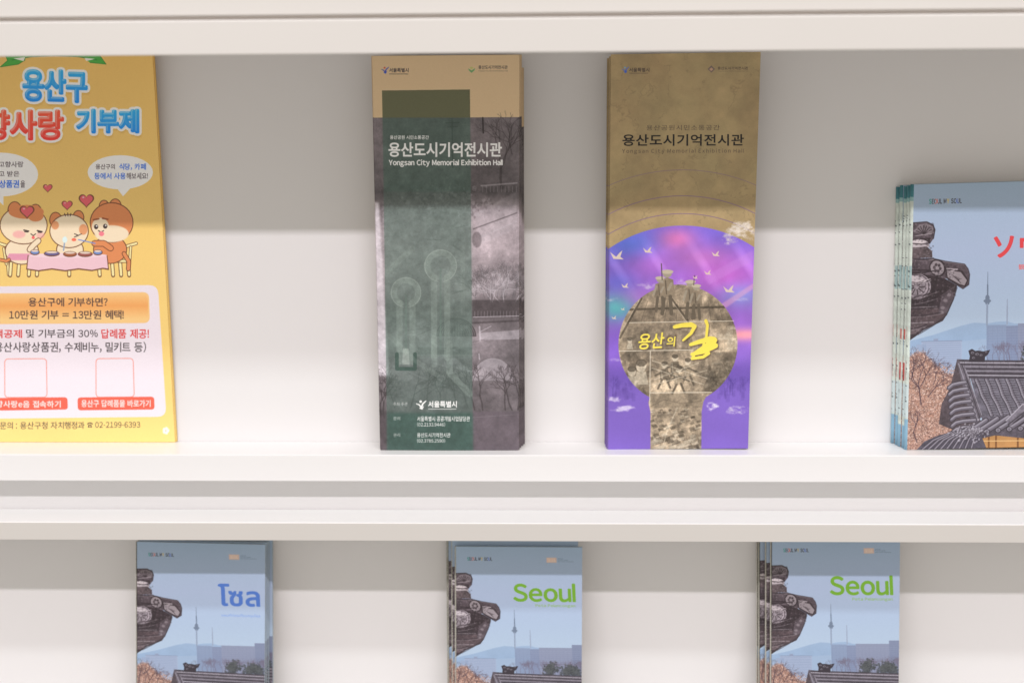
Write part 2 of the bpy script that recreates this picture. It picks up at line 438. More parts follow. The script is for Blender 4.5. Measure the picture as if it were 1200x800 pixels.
    for x in (48, 78, 118, 148, 265, 375, 425, 455, 485):
        a.line([(x, 820), (x + (-4 if x < 200 else 4 if x > 300 else 0), 872)], 15, outl); a.line([(x, 820), (x + (-4 if x < 200 else 4 if x > 300 else 0), 870)], 9, wood)
    a.line([(35, 815), (120, 815)], 14, outl); a.line([(35, 815), (120, 815)], 8, wood)
    a.line([(395, 818), (490, 818)], 14, outl); a.line([(395, 818), (490, 818)], 8, wood)
    # bodies
    blob(88, 780, 62, 50, cream); a.poly([(40, 790), (140, 790), (150, 815), (30, 815)], pink)
    blob(268, 775, 50, 40, cream)
    blob(418, 775, 62, 52, brown); a.line([(470, 790), (488, 820), (486, 848)], 18, outl); a.line([(470, 790), (488, 820), (486, 848)], 12, brown)
    a.line([(0, 812), (30, 818), (40, 812)], 14, outl); a.line([(0, 812), (30, 818), (40, 812)], 9, brown)
    # ears
    for ex, ey, er, c in ((62, 628, 27, brown), (140, 634, 24, brown), (215, 664, 24, brown), (300, 655, 22, brown), (396, 614, 20, brown), (438, 614, 24, brown)):
        a.ell(ex, ey, er, er*1.25, outl); a.ell(ex, ey, er-ol, er*1.25-ol, c)
    blob(95, 684, 88, 70, cream); blob(265, 706, 72, 62, cream); blob(424, 674, 80, 74, brown)
    a.ell(105, 634, 66, 26, brown); a.ell(140, 648, 30, 22, brown)
    a.ell(325, 738, 30, 14, S(190, 125, 85), alpha=.0)
    a.ell(424, 716, 64, 32, cream, soft=2); a.ell(382, 690, 32, 34, cream, soft=1); a.ell(470, 706, 30, 32, brown, soft=3, alpha=.0)
    a.ell(318, 700, 16, 20, brown, alpha=.8, soft=1); a.ell(213, 684, 14, 16, brown, alpha=.8, soft=1)
    a.ell(78, 718, 24, 14, S(225, 130, 130), alpha=.75, soft=4); a.ell(158, 722, 16, 12, S(225, 130, 130), alpha=.6, soft=4)
    heart(108, 632, 28)
    dd = S(50, 38, 36)
    for x, y in ((105, 704), (155, 706)): a.line([(x-9, y-2), (x+9, y+2)], 5, dd); a.line([(x-6, y+4), (x+6, y+5)], 4, dd)
    for x, y in ((366, 690), (400, 688)): a.ell(x, y, 8, 9, dd); a.ell(x+2, y-3, 3, 3, wb)
    a.line([(356, 664), (376, 660)], 6, S(120, 65, 40)); a.line([(390, 658), (410, 662)], 6, S(120, 65, 40))
    a.line([(285, 716), (300, 722), (285, 728)], 3.5, dd); a.line([(312, 716), (300, 722)], 3, dd)
    a.line([(122, 716), (131, 723), (140, 716)], 3.5, dd); a.ell(131, 730, 6, 6, S(200, 80, 80))
    a.line([(374, 704), (384, 710), (394, 704)], 3.5, dd); a.ell(386, 716, 10, 9, S(210, 100, 110))
    a.ell(283, 738, 9, 6, S(190, 90, 70)); a.lines([[(248, 640), (252, 650)], [(260, 638), (261, 650)], [(272, 640), (269, 650)]], 3, dd)
    # paws, spoons, bowls, table
    a.line([(150, 742), (130, 760), (118, 775)], 24, outl); a.line([(150, 742), (130, 760), (118, 775)], 18, cream)
    a.line([(360, 752), (395, 752), (420, 770)], 25, outl); a.line([(360, 752), (395, 752), (420, 770)], 19, brown)
    a.line([(300, 738), (362, 752)], 4, S(90, 110, 160)); a.line([(248, 748), (244, 778)], 5, L(150, 170, 200)); a.ell(249, 738, 9, 12, S(170, 190, 215))
    a.poly([(110, 796), (408, 796), (414, 852), (390, 848), (350, 856), (300, 850), (250, 857), (200, 850), (150, 857), (104, 850)], outl)
    a.poly([(113, 799), (405, 799), (410, 846), (390, 843), (350, 851), (300, 845), (250, 852), (200, 845), (150, 852), (108, 846)], L(245, 205, 215))
    a.ell(260, 797, 147, 9, L(250, 220, 228))
    for x, y, r, c in ((137, 785, 18, L(120, 150, 210)), (200, 790, 30, L(110, 100, 150)), (268, 792, 26, L(175, 105, 75)), (325, 792, 28, L(165, 95, 90)), (372, 786, 18, L(120, 150, 210))):
        a.ell(x, y, r, 11, outl); a.ell(x, y - 1, r-3, 8, c); a.ell(x, y - 5, r*.7, 4, L(235, 215, 200))
    heart(186, 544, 18); heart(258, 608, 21); heart(330, 590, 29)
    # information panel
    a.view(0, 300, 3.2)
    wp = L(240, 230, 238); a.poly(a.rquad([(-470, 116), (596, 108), (627, 600), (-450, 612)], 34), wp)
    a.poly(a.rquad([(-440, 142), (563, 134), (566, 250), (-435, 257)], 24), L(252, 205, 140))
    ya = a.px([(0, 140)])[0, 1] / a.h; yb = a.px([(0, 252)])[0, 1] / a.h
    def og(X, Y):
        t = np.clip((Y - ya) / (yb - ya), 0, 1)[..., None]; q = np.clip(1 - abs(t - .4) * 2.2, 0, 1)
        return L(252, 208, 140) * (1-q) + L(244, 172, 100) * q
    a.poly(a.rquad([(-436, 147), (558, 139), (561, 246), (-431, 253)], 22), og)
    br = L(80, 62, 62); rr = L(222, 70, 70); dk = L(70, 62, 66)
    a.text("용산구에 기부하면?", 112, 155, 408, 188, br, .014); a.text("10만원 기부 = 13만원 혜택!", 40, 202, 468, 236, br, .014)
    a.text("세액공제", -54, 274, 88, 306, rr, .02); a.text("및 기부금의 30%", 103, 273, 371, 305, dk, .012); a.text("답례품 제공!", 384, 272, 562, 308, rr, .02)
    a.text("(용산사랑상품권, 수제비누, 밀키트 등)", -28, 320, 551, 360, dk, .012)
    red = L(238, 105, 85)
    for q in ([(23, 384), (179, 383), (181, 527), (23, 528)], [(364, 383), (503, 382), (507, 526), (364, 527)]):
        r = a.rquad(q, 14); r.append(r[0]); a.line(r, 3, L(240, 150, 135))
    a.poly(a.rquad([(-80, 531), (257, 527), (259, 573), (-78, 578)], 12), red); a.poly(a.rquad([(295, 528), (581, 525), (583, 573), (296, 576)], 12), red)
    wt = L(252, 235, 232)
    a.text("고향사랑e음 접속하기", -38, 540, 232, 566, wt, .018); a.text("용산구 답례품몰 바로가기", 309, 537, 568, 564, wt, .018)
    dk2 = L(86, 74, 66)
    a.text("문의 : 용산구청 자치행정과", 5, 619, 321, 646, dk2, .008, tilt=-.004); a.text("02-2199-6393", 361, 619, 529, 641, dk2, .008, tilt=-.004)
    a.poly([(333, 640), (336, 629), (346, 629), (350, 640)], dk2); a.arc(341.5, 629, 9, 195, 345, 4, dk2, ry=6); a.ell(341.5, 635, 3, 2.6, L(252, 220, 136))
    for k in range(5):
        t = k*2*math.pi/5; a.ell(625 + 7*math.cos(t), 652 + 7*math.sin(t), 6, 7, L(255, 250, 235))
    a.ell(625, 652, 3, 3, L(250, 190, 170))
    return a

# ------------------------------------------------------------------ ART 2: grey and green leaflet
def art_green(quad, W, H):
    a = Art("green_leaflet_print", quad, W, H, 5, S(168, 146, 115))
    h, w_ = a.h, a.w
    n = fbm(h, w_, 4, 6, seed=11); n2 = fbm(h, w_, 14, 5, .7, seed=12); n3 = fbm(h, w_, 50, 3, .8, seed=13)
    mul = .72 + .56 * n2
    a.view(425, 50, 3.2)
    # grey collage: vertical tone profile
    ys = [283, 330, 420, 520, 560, 600, 660, 760, 860, 940, 990, 1030, 1100, 1180, 1240, 1300, 1380, 1540]
    vs = [.44, .46, .44, .38, .33, .47, .60, .66, .62, .60, .45, .40, .52, .45, .50, .44, .42, .41]
    yv = np.array([a.px([(300, y)])[0, 1] for y in ys])
    prof = np.interp(np.arange(h), yv, vs)[:, None]
    prof = prof + .0 * n
    def photo(X, Y):
        iy = np.clip((Y*h).astype(int), 0, h-1); ix = np.clip((X*w_).astype(int), 0, w_-1)
        g = prof[iy, 0] * (.72 + .56 * n[iy, ix]) + (n2[iy, ix]-.5)*.10 + (n3[iy, ix]-.5)*.06
        return np.stack([g*1.04, g*.965, g*1.0], -1)
    a.poly([(30, 283), (592, 281), (592, 1560), (30, 1560)], photo)
    lt = np.array([.80, .77, .80]); md = np.array([.55, .52, .54]); dk = np.array([.24, .21, .22])
    # poles and a tree at the top right
    a.line([(335, 287), (338, 470)], 5, dk); a.line([(312, 302), (362, 300)], 4, dk); a.line([(318, 318), (356, 316)], 3, dk)
    a.line([(450, 283), (452, 340)], 6, dk); a.branch(520, 548, 1.6, 75, 9, dk, 5, spread=.38, alpha=.55)
    a.branch(560, 420, 1.8, 55, 5, dk, 4, spread=.4, alpha=.5)
    a.line([(444, 538), (578, 528)], 6, lt, alpha=.45, soft=1)
    for x in range(450, 578, 14): a.line([(x, 540), (x, 562)], 2, lt, alpha=.35)
    a.poly([(420, 640), (578, 560), (578, 700), (440, 760)], lt, alpha=.22, soft=5); a.line([(415, 700), (578, 640)], 5, dk, alpha=.45, soft=1)
    a.line([(415, 742), (578, 672)], 3, lt, alpha=.5, soft=1); a.ell(428, 740, 18, 30, dk, alpha=.4, soft=3)
    # rubble
    pts = np.c_[rng.normal(330, 60, 260), rng.normal(600, 28, 260)]; a.dots(pts, 6, lt, alpha=.28, soft=1)
    a.dots(pts + rng.normal(0, 9, pts.shape), 5, dk, alpha=.25, soft=1)
    pts = np.c_[rng.uniform(60, 400, 200), rng.normal(700, 45, 200)]; a.dots(pts, 8, dk, alpha=.10, soft=2); a.dots(pts + 6, 8, lt, alpha=.18, soft=2)
    a.poly([(35, 600), (60, 600), (100, 1250), (35, 1250)], np.array([.95, .92, .95]), alpha=.72, soft=8)
    a.view(425, 290, 3.2)
    # right column
    for k in range(16): a.branch(rng.uniform(415, 585), 190, rng.uniform(1.0, 2.2), 42, 4, md*.75, 4, spread=.55, alpha=.5)
    for k in range(7): a.branch(rng.uniform(430, 585), 205, rng.uniform(1.0, 2.2), 40, 3, lt, 4, spread=.6, alpha=.55)
    a.ell(520, 150, 55, 34, lt, alpha=.30, soft=8)
    a.rect(410, 198, 590, 262, dk, alpha=.55, soft=3); a.line([(414, 262), (588, 258)], 3, lt, alpha=.7)
    for x in range(420, 586, 12): a.line([(x, 240), (x, 262)], 2, lt, alpha=.35)
    a.line([(412, 284), (588, 276)], 7, dk, alpha=.5, soft=1)
    a.poly([(440, 322), (588, 310), (588, 345), (442, 348)], lt, alpha=.45, soft=1); a.line([(438, 298), (440, 350)], 6, lt, alpha=.7); a.line([(438, 318), (482, 296)], 3, lt, alpha=.6)
    a.line([(436, 400), (438, 420)], 5, lt, alpha=.6)
    a.ell(488, 500, 78, 86, lt, a0=180, a1=360, alpha=.42, soft=3); a.arc(488, 500, 78, 180, 360, 3, dk, ry=86, alpha=.3)
    for x in (420, 450, 560, 582, 535): a.branch(x, 610, rng.uniform(1.3, 1.9), 55, 6, dk, 5, spread=.45, alpha=.55)
    a.rect(405, 615, 600, 800, np.array([.41, .37, .40]), alpha=.85, soft=6); a.line([(410, 638), (590, 626)], 2, md, alpha=.5)
    for x in (68, 80): a.branch(x, 640, 1.6, 55, 6, dk, 5, spread=.5, alpha=.6)
    a.poly([(40, 640), (100, 610), (420, 700), (420, 800), (40, 800)], np.array([.34, .30, .32]), alpha=.6, soft=10)
    # domed hall with latticed roof, road and bridge in the middle
    a.ell(350, 335, 76, 70, dk, a0=180, a1=360, alpha=.75, soft=1)
    for k in range(6): a.arc(350, 335, 70 - k*8, 185, 355, 1.8, lt, ry=64 - k*5, alpha=.35)
    for x in range(290, 412, 10): a.line([(x, 290), (x, 335)], 1.6, lt, alpha=.28)
    a.rect(205, 375, 410, 402, dk, alpha=.5, soft=2); a.poly([(200, 402), (330, 402), (415, 470), (230, 430)], lt, alpha=.35, soft=3)
    a.line([(205, 330), (275, 300)], 4, dk, alpha=.4)
    for x in (120, 180, 240, 290, 350, 395): a.branch(x, 600, rng.uniform(1.2, 2.0), 50, 5, dk, 5, spread=.5, alpha=.5)
    for k in range(70):
        x, y = rng.uniform(95, 405), rng.uniform(-150, 600); l = rng.uniform(8, 60)
        a.line([(x, y), (x + l, y + rng.normal(0, l*.25))], rng.uniform(2, 7), [lt, dk][k % 2], alpha=rng.uniform(.12, .4), soft=1)
    for k in range(60):
        x, y = rng.uniform(95, 405), rng.uniform(0, 560); a.poly([(x, y), (x+rng.uniform(8, 40), y+rng.normal(0, 5)), (x+rng.uniform(8, 40), y+rng.uniform(5, 30)), (x, y+rng.uniform(5, 26))], [lt, dk, md][k % 3], alpha=.16, soft=2)
    # green film over the middle
    a.view(425, 50, 3.2)
    def green(q, col, al):
        a.poly(q, col, alpha=al)
    green([(72, 181), (402, 177), (403, 283), (74, 283)], S(74, 76, 54), .97)
    green([(74, 283), (403, 283), (414, 1560), (92, 1560)], L(82, 106, 97), .56)
    a.poly([(74, 283), (403, 283), (407, 560), (80, 560)], S(52, 74, 66), alpha=.35, soft=6)
    a.poly([(80, 620), (408, 620), (412, 1180), (88, 1180)], L(125, 145, 136), alpha=.27, soft=14)
    # translucent keyhole figures
    a.view(425, 290, 3.2)
    gl = L(146, 160, 152)
    for cx, cy, r, leg, wi in ((162, 170, 46, 455, 34), (292, 70, 50, 440, 34)):
        a.arc(cx, cy, r, 115, 425, 23, gl, alpha=.42, soft=1); a.arc(cx, cy, r+10, 100, 440, 4, L(176, 188, 180), alpha=.3)
        a.lines([[(cx - wi*.72, cy + r*.8), (cx - wi*.72, leg - 25)], [(cx + wi*.72, cy + r*.8), (cx + wi*.72, leg - 25)]], 23, gl, alpha=.36, soft=1)
        a.line([(cx, cy + 10), (cx, leg - 60)], 7, L(105, 125, 116), alpha=.5)
    a.line([(128, 400), (128, 456), (196, 456), (196, 400)], 14, L(60, 82, 74), alpha=.8)
    a.poly([(150, 380), (172, 380), (176, 440), (148, 440)], L(180, 190, 182), alpha=.55, soft=1)
    a.line([(325, 360), (325, 470), (402, 550)], 24, gl, alpha=.32, soft=1); a.line([(268, 340), (268, 440)], 22, gl, alpha=.28, soft=1)
    a.line([(95, 90), (185, 5)], 22, gl, alpha=.28); a.line([(96, 330), (190, 420), (280, 480)], 18, gl, alpha=.22)
    a.line([(375, 0), (375, 250)], 16, gl, alpha=.15)
    a.poly([(92, 620), (412, 620), (414, 800), (92, 800)], L(60, 88, 80), alpha=.72, soft=12)
    y0 = int(a.px([(300, 283)])[0, 1]) + 240 * 0
    a.view(425, 50, 3.2); y0 = int(a.px([(300, 284)])[0, 1])
    n5 = fbm(h, w_, 26, 5, .8, seed=15); a.img[y0:] *= (.86 + .28*n5 + .22*(n2-.5))[y0:, :, None]
    # lettering
    a.view(425, 50, 3.2); wh = S(208, 206, 205); ink = S(48, 42, 44)
    skyline_emblem(a, 84, 104, 1.0, S(60, 60, 130), S(40, 60, 140), S(160, 60, 60))
    a.text("서울특별시", 99, 97, 172, 113, ink, .02); a.rect(99, 118, 171, 120.5, ink, alpha=.7)
    a.poly([(396, 98), (408, 106), (421, 97), (419, 106), (408, 115), (398, 106)], S(90, 130, 85)); a.ell(408, 96, 6, 4, S(150, 150, 90))
    a.text("용산도시기억전시관", 434, 87, 543, 101, ink, .012); a.text("Yongsan City Memorial Exhibition Hall", 434, 105, 543, 111, ink, alpha=.7)
    a.text("용산공원 시민소통공간", 102, 349, 248, 364, wh, .02); a.text("용산도시기억전시관", 96, 375, 522, 430, wh, .026)
    a.text("Yongsan City Memorial Exhibition Hall", 98, 440, 524, 467, wh, grow=.7)
    a.view(425, 290, 3.2); wh = L(240, 240, 238)
    a.text("주최·주관", 114, 581, 168, 594, wh, alpha=.75); a.text("문의", 115, 635, 140, 648, wh, alpha=.8); a.text("관리", 115, 697, 140, 710, wh, alpha=.8)
    skyline_emblem(a, 220, 589, 1.35, wh, wh, wh)
    a.text("서울특별시", 245, 576, 353, 600, wh, .03); a.rect(245, 605, 351, 607.5, wh, alpha=.7)
    a.text("서울특별시 공공개발사업담당관", 204, 633, 402, 652, wh, .010); a.text("(02.2133.9446)", 204, 656, 309, 672, wh, .006)
    a.text("용산도시기억전시관", 204, 695, 329, 712, wh, .010); a.text("(02.3785.2590)", 204, 717, 309, 732, wh, .006)
    return a

# ------------------------------------------------------------------ ART 3: brown and violet leaflet
def art_violet(quad, W, H):
    a = Art("violet_leaflet_print", quad, W, H, 5, S(130, 113, 82))
    h, w_ = a.h, a.w
    n = fbm(h, w_, 4, 6, .6, seed=21); n2 = fbm(h, w_, 12, 5, .65, seed=22); n3 = fbm(h, w_, 3, 4, .6, seed=23)
    a.img *= (.86 + .28 * n)[..., None]
    a.img *= (.93 + .14 * n2)[..., None]
    ridge = np.clip(1 - abs(n - .5) * 60, 0, 1) * (n2 > .5)
    a.img *= (1 - .10 * ridge)[..., None]
    a.img[:, :, 0] *= (1 + .06 * (n3 - .5))
    a.view(700, 50, 3.2)
    vio = S(96, 76, 104)
    for ytop, R, al in ((485, 700, .55), (583, 600, .85), (650, 545, .9)): a.arc(318, ytop + R, R, 200, 340, 2.6, vio, n=60, alpha=al)
    # violet sky field
    def sky(X, Y):
        iy = np.clip((Y*h).astype(int), 0, h-1); ix = np.clip((X*w_).astype(int), 0, w_-1)
        v = np.clip((Y - .44) / .5, 0, 1)[..., None]
        top = np.array([.50, .42, .86]); mid = np.array([.62, .42, .82]); bot = np.array([.51, .40, .77])
        c = np.where(v < .45, top + (mid-top)*v/.45, mid + (bot-mid)*np.clip((v-.45)/.3, 0, 1))
        def blobc(c, x, y, rx, ry, col, k):
            d = np.exp(-(((X-x)/rx)**2 + ((Y-y)/ry)**2))[..., None]*k; return c*(1-d) + np.array(col)*d
        c = blobc(c, .46, .455, .14, .03, (.93, .50, .74), .85)
        c = blobc(c, .15, .47, .18, .04, (.36, .50, .90), .8)
        c = blobc(c, .06, .625, .15, .04, (.38, .82, .80), .95)
        c = blobc(c, .08, .56, .12, .03, (.40, .45, .90), .7)
        c = blobc(c, .80, .55, .3, .06, (.80, .40, .80), .8)
        c = blobc(c, .92, .60, .16, .03, (.55, .65, .92), .7)
        c = blobc(c, .95, .70, .22, .016, (.98, .64, .66), .9); c = blobc(c, .62, .50, .22, .03, (.86, .50, .80), .6); c = blobc(c, .22, .60, .16, .03, (.80, .50, .86), .5)
        c = blobc(c, .30, .52, .2, .04, (.75, .45, .85), .7)
        c = blobc(c, .10, .72, .2, .05, (.50, .36, .78), .8)
        c = blobc(c, .5, .80, .9, .035, (.36, .26, .62), .55)
        d = np.clip(np.sin((X*1.3 - Y*2.2) * 16) - .6, 0, 1)[..., None] * np.clip(1 - abs(Y-.52)/.09, 0, 1)[..., None]
        c = c + d * .22
        t = (n3[iy, ix] - .5)[..., None] * np.clip(1.2 - v, .0, 1)
        return np.clip(c * (1 + t * .45), 0, 1)
    t = np.radians(np.linspace(235, 305, 30)); R = 492
    a.poly([(30, 1560), (30, 790)] + [(318 + R*math.cos(q), 695 + R + R*math.sin(q)) for q in t] + [(610, 790), (610, 1560)], sky)
    a.view(700, 290, 3.2)
    a.poly([(450, 232), (586, 145), (586, 165), (470, 245)], np.array([.98, .70, .82]), alpha=.45, soft=5)
    a.poly([(400, 120), (586, 20), (586, 60), (420, 150)], np.array([.85, .60, .95]), alpha=.35, soft=8)
    # clouds
    nc = fbm(h, w_, 22, 5, .66, seed=25, aspect=1.6)
    def cloud(x, y, rx, ry, al=.8, col=(.90, .87, .94)):
        c = a.px([(x, y)])[0]; u = a.unit(); yy, xx = np.mgrid[0:h, 0:w_]
        d = ((xx - c[0])/(rx*u))**2 + ((yy - c[1])/(ry*u))**2
        m = np.clip((nc - .54 + .26*(1 - d)) * 3.2, 0, 1) * np.clip(1.3 - d*.6, 0, 1) * (d < 2.2) * al
        sh_ = (.80 + .4*np.clip(n2, 0, 1))[..., None]
        a.img = a.img*(1 - m[..., None]) + np.clip(np.array(col)*sh_, 0, 1)*m[..., None]
    cloud(190, 150, 46, 16, .6); cloud(62, 203, 26, 8, .5); cloud(66, 425, 24, 10, .5); cloud(312, 138, 34, 18, .6)
    cloud(66, 572, 32, 13, .7); cloud(96, 606, 52, 13, .75); cloud(428, 598, 28, 18, .95); cloud(522, 614, 52, 17, .8); cloud(545, 205, 30, 8, .4); cloud(350, 155, 30, 10, .4)
    a.view(700, 50, 3.2); cloud(545, 715, 64, 42, .95, (.93, .89, .85)); cloud(500, 745, 46, 24, .8, (.92, .88, .88))
    a.view(700, 290, 3.2)
    # faint dark town at the sides
    for k in range(60):
        x = rng.choice([rng.uniform(45, 130), rng.uniform(450, 565)]); y = rng.uniform(480, 560)
        a.rect(x, y, x + rng.uniform(6, 16), y + rng.uniform(10, 36), np.array([.28, .20, .50]), alpha=.14, soft=1)
    for k in range(10): a.branch(rng.choice([rng.uniform(45, 110), rng.uniform(470, 560)]), 560, 1.57, 26, 2, np.array([.26, .20, .5]), 3, alpha=.3)
    # keyhole collage
    out = []
    for q in np.linspace(118, 422, 70): out.append((303 + 224*math.cos(math.radians(q)), 370 + 222*math.sin(math.radians(q))))
    out += [(398, 585), (392, 620), (390, 775), (200, 775), (200, 620), (192, 585)]
    sep = np.array([.60, .54, .46]); lt = np.array([.84, .79, .70]); md = np.array([.50, .45, .38]); dk = np.array([.30, .265, .22])
    def sepia(X, Y):
        iy = np.clip((Y*h).astype(int), 0, h-1); ix = np.clip((X*w_).astype(int), 0, w_-1)
        g = .66 + .75*(n[iy, ix]-.5) + .7*(n2[iy, ix]-.5)
        return np.clip(sep * g[..., None] * 1.62, 0, 1)
    a.poly(out, sepia)
    save = a.img.copy()
    # figures on a rail track at the top
    a.rect(80, 225, 530, 288, dk, alpha=.25, soft=4)
    for k in range(10): a.line([(150 + k*38, 210), (120 + k*44, 285)], 3, md*.7, alpha=.4)
    a.lines([[(165, 200), (85, 345)], [(275, 196), (342, 286)], [(120, 240), (520, 232)]], 8, dk, alpha=.75); a.lines([[(160, 200), (80, 340)], [(270, 196), (336, 288)]], 3, lt, alpha=.5)
    a.rect(78, 288, 530, 392, md, alpha=.30, soft=2)
    for k in range(14): x = rng.uniform(85, 520); a.rect(x, rng.uniform(300, 360), x + rng.uniform(12, 34), 392, [dk, lt, md][k % 3], alpha=.28, soft=1)
    for k in range(28): x, y = rng.uniform(440, 525), rng.uniform(310, 470); a.ell(x, y, rng.uniform(8, 20), rng.uniform(3, 6), lt, alpha=.35, soft=1)
    pts = np.c_[rng.uniform(90, 195, 90), rng.uniform(400, 560, 90)]; a.dots(pts, 9, dk, alpha=.35, soft=2)
    for x, y, k in ((122, 355, .7), (165, 450, 1.5), (130, 470, 1.2)):   # people in the left cell
        a.ell(x, y, 13*k, 15*k, lt, alpha=.8, soft=1); a.ell(x, y - 8*k, 14*k, 9*k, dk, alpha=.7, soft=1); a.poly([(x-18*k, y+46*k), (x-12*k, y+14*k), (x+12*k, y+14*k), (x+18*k, y+46*k)], lt*.9, alpha=.8, soft=1)
        a.lines([[(x-5*k, y), (x-2*k, y)], [(x+3*k, y), (x+6*k, y)]], 2*k, dk, alpha=.7)
    for x, y in ((292, 448), (340, 462), (252, 474), (306, 492)):      # men pulling ropes
        a.ell(x, y - 26, 11, 12, lt, alpha=.75, soft=1); a.ell(x, y - 33, 12, 8, dk, alpha=.8, soft=1); a.poly([(x-17, y+30), (x-15, y-12), (x+13, y-14), (x+20, y+26)], md*(.8 if (x//10) % 2 else 1.25), alpha=.8, soft=1)
        a.lines([[(x-8, y+26), (x-24, y+60)], [(x+8, y+24), (x+22, y+58)], [(x, y-4), (x+38, y+14)], [(x-8, y), (x-34, y+12)]], 8, md*.75, alpha=.8); a.line([(x-12, y-8), (x-8, y+24)], 5, lt, alpha=.4)
    a.lines([[(205, 430), (420, 500)], [(205, 458), (400, 520)], [(215, 500), (380, 440)], [(210, 520), (410, 468)]], 3, lt, alpha=.6)
    a.poly([(410, 400), (530, 400), (500, 548), (392, 548), (420, 480)], dk, alpha=.5, soft=5)
    pts = np.c_[rng.uniform(410, 500, 120), rng.uniform(440, 545, 120)]; a.dots(pts, 6, lt, alpha=.2, soft=1); a.dots(pts+5, 6, dk, alpha=.3, soft=1)
    # town at the foot
    a.rect(200, 553, 392, 605, md, alpha=.55, soft=4); a.line([(200, 600), (250, 575), (320, 590), (392, 580)], 4, dk, alpha=.35, soft=2)
    for k in range(95):
        y = rng.uniform(608, 765); s_ = .6 + (y-600)/150; x = rng.uniform(196, 390)
        q = [(x, y), (x+16*s_, y-4*s_), (x+20*s_, y+3*s_), (x+4*s_, y+8*s_)]
        a.poly(q, [lt, md*.8, dk, lt*.85][k % 4], alpha=.55); a.line(q[2:] , 2, dk, alpha=.4)
    a.line([(300, 605), (262, 690), (240, 775)], 5, lt, alpha=.5)
    n6 = fbm(h, w_, 34, 5, .85, seed=26); a.img = a.img * (.70 + .62*n6)[..., None]
    # keep the collage inside its keyhole, then frame lines
    r = a.raster([a.px(out)], 0); m = np.zeros((h, w_, 1)); m[r[2]:r[2]+r[0].shape[0], r[1]:r[1]+r[0].shape[1], 0] = r[0]
    a.img = save * (1 - m) + a.img * m
    wl = np.array([.88, .84, .76])
    a.lines([[(120, 289), (513, 285)], [(82, 394), (360, 392)], [(199, 394), (197, 592)], [(199, 549), (430, 549)]], 3, wl, alpha=.85)
    for x, y, k in ((262, 160, 1.15), (235, 170, .9), (350, 190, 1.0), (372, 200, .9)):  # workers standing above the rim
        a.ell(x, y - 46*k, 15*k, 13*k, lt*.8); a.ell(x, y - 52*k, 20*k, 7*k, lt*.95); a.poly([(x-24*k, y+30*k), (x-20*k, y-26*k), (x, y-34*k), (x+20*k, y-26*k), (x+25*k, y+30*k)], md*1.15, mul=(.7+.6*n2))
        a.lines([[(x-16*k, y-18*k), (x-26*k, y+16*k)], [(x+14*k, y-14*k), (x+4*k, y+6*k)]], 9*k, lt*.8, alpha=.8)
        a.lines([[(x-10*k, y+28*k), (x-16*k, y+84*k)], [(x+10*k, y+28*k), (x+14*k, y+84*k)]], 12*k, md*.85)
        a.line([(x-6*k, y-24*k), (x-2*k, y+20*k)], 4*k, dk, alpha=.6)
    a.line([(240, 70), (243, 130)], 4, dk, alpha=.8); a.line([(365, 115), (362, 150)], 4, dk, alpha=.6)
    # birds
    bc = np.array([.93, .86, .76])
    for x, y, k in ((72, 40, 1.3), (188, 20, .9), (445, 35, .8), (415, 105, .7), (103, 152, .7), (62, 270, .5), (495, 168, 1.1), (95, 238, .4), (368, 122, .5)):
        a.poly([(x-20*k, y-12*k), (x-8*k, y-2*k), (x-2*k, y+2*k), (x+8*k, y-10*k), (x+16*k, y-16*k), (x+10*k, y+2*k), (x+20*k, y+10*k), (x+2*k, y+9*k), (x-10*k, y+8*k)], bc, alpha=.9)
    # yellow calligraphy
    ye = L(246, 226, 90); sh = np.array([.25, .18, .12])
    def calli(dx, dy, c, al, so):
        def ln(pts, wd): a.line([(x+dx, y+dy) for x, y in pts], wd, c, alpha=al, soft=so)
        ln([(290, 306), (318, 300), (352, 298)], (14, 19)); ln([(352, 298), (366, 304), (352, 330), (322, 356)], (19, 8))
        ln([(408, 284), (414, 300), (409, 352)], (13, 9)); ln([(350, 372), (382, 362), (424, 352), (438, 356)], (12, 26))
        ln([(436, 360), (400, 384), (366, 404)], (24, 12)); ln([(356, 408), (400, 398), (444, 376)], (13, 20)); ln([(368, 404), (356, 424), (398, 418), (418, 404)], (9, 13))
        ln([(404, 350), (392, 404)], (9, 8))
    calli(4, 5, sh, .45, 3); a.text("용산의", 158, 334, 298, 392, sh, .03, alpha=.4, soft=3, tilt=-.06)
    calli(0, 0, ye, 1, 0)
    a.text("용산", 154, 328, 252, 387, ye, .018, shear=.15, tilt=-.05); a.text("의", 260, 342, 294, 378, ye, .018, shear=.1)
    # lettering
    a.view(700, 50, 3.2); ink = S(58, 48, 42)
    skyline_emblem(a, 101, 104, .95, S(70, 90, 160), S(50, 80, 160), S(90, 130, 160))
    a.text("서울특별시", 115, 97, 192, 113, ink, .02); a.rect(116, 117, 188, 119, ink, alpha=.7)
    a.poly([(428, 88), (442, 102), (428, 116), (414, 102)], S(92, 80, 74)); a.poly([(428, 96), (436, 103), (428, 110), (420, 103)], S(150, 120, 100))
    a.text("용산도시기억전시관", 452, 93, 568, 105, ink, .012); a.text("Yongsan City Memorial Exhibition Hall", 452, 108, 568, 113, ink, alpha=.6)
    a.text("용산공원시민소통공간", 182, 315, 460, 335, S(70, 60, 48), .0, spacing=1.15); a.text("용산도시기억전시관", 91, 350, 552, 394, S(12, 10, 10), .016, spacing=1.06)
    a.text("Yongsan City Memorial Exhibition Hall", 90, 405, 552, 425, S(66, 56, 46), spacing=1.4)
    a.view(700, 290, 3.2); a.poly([(30, 0), (47, 0), (44, 800), (30, 800)], np.array([.42, .34, .5]), alpha=.25, soft=2)
    return a

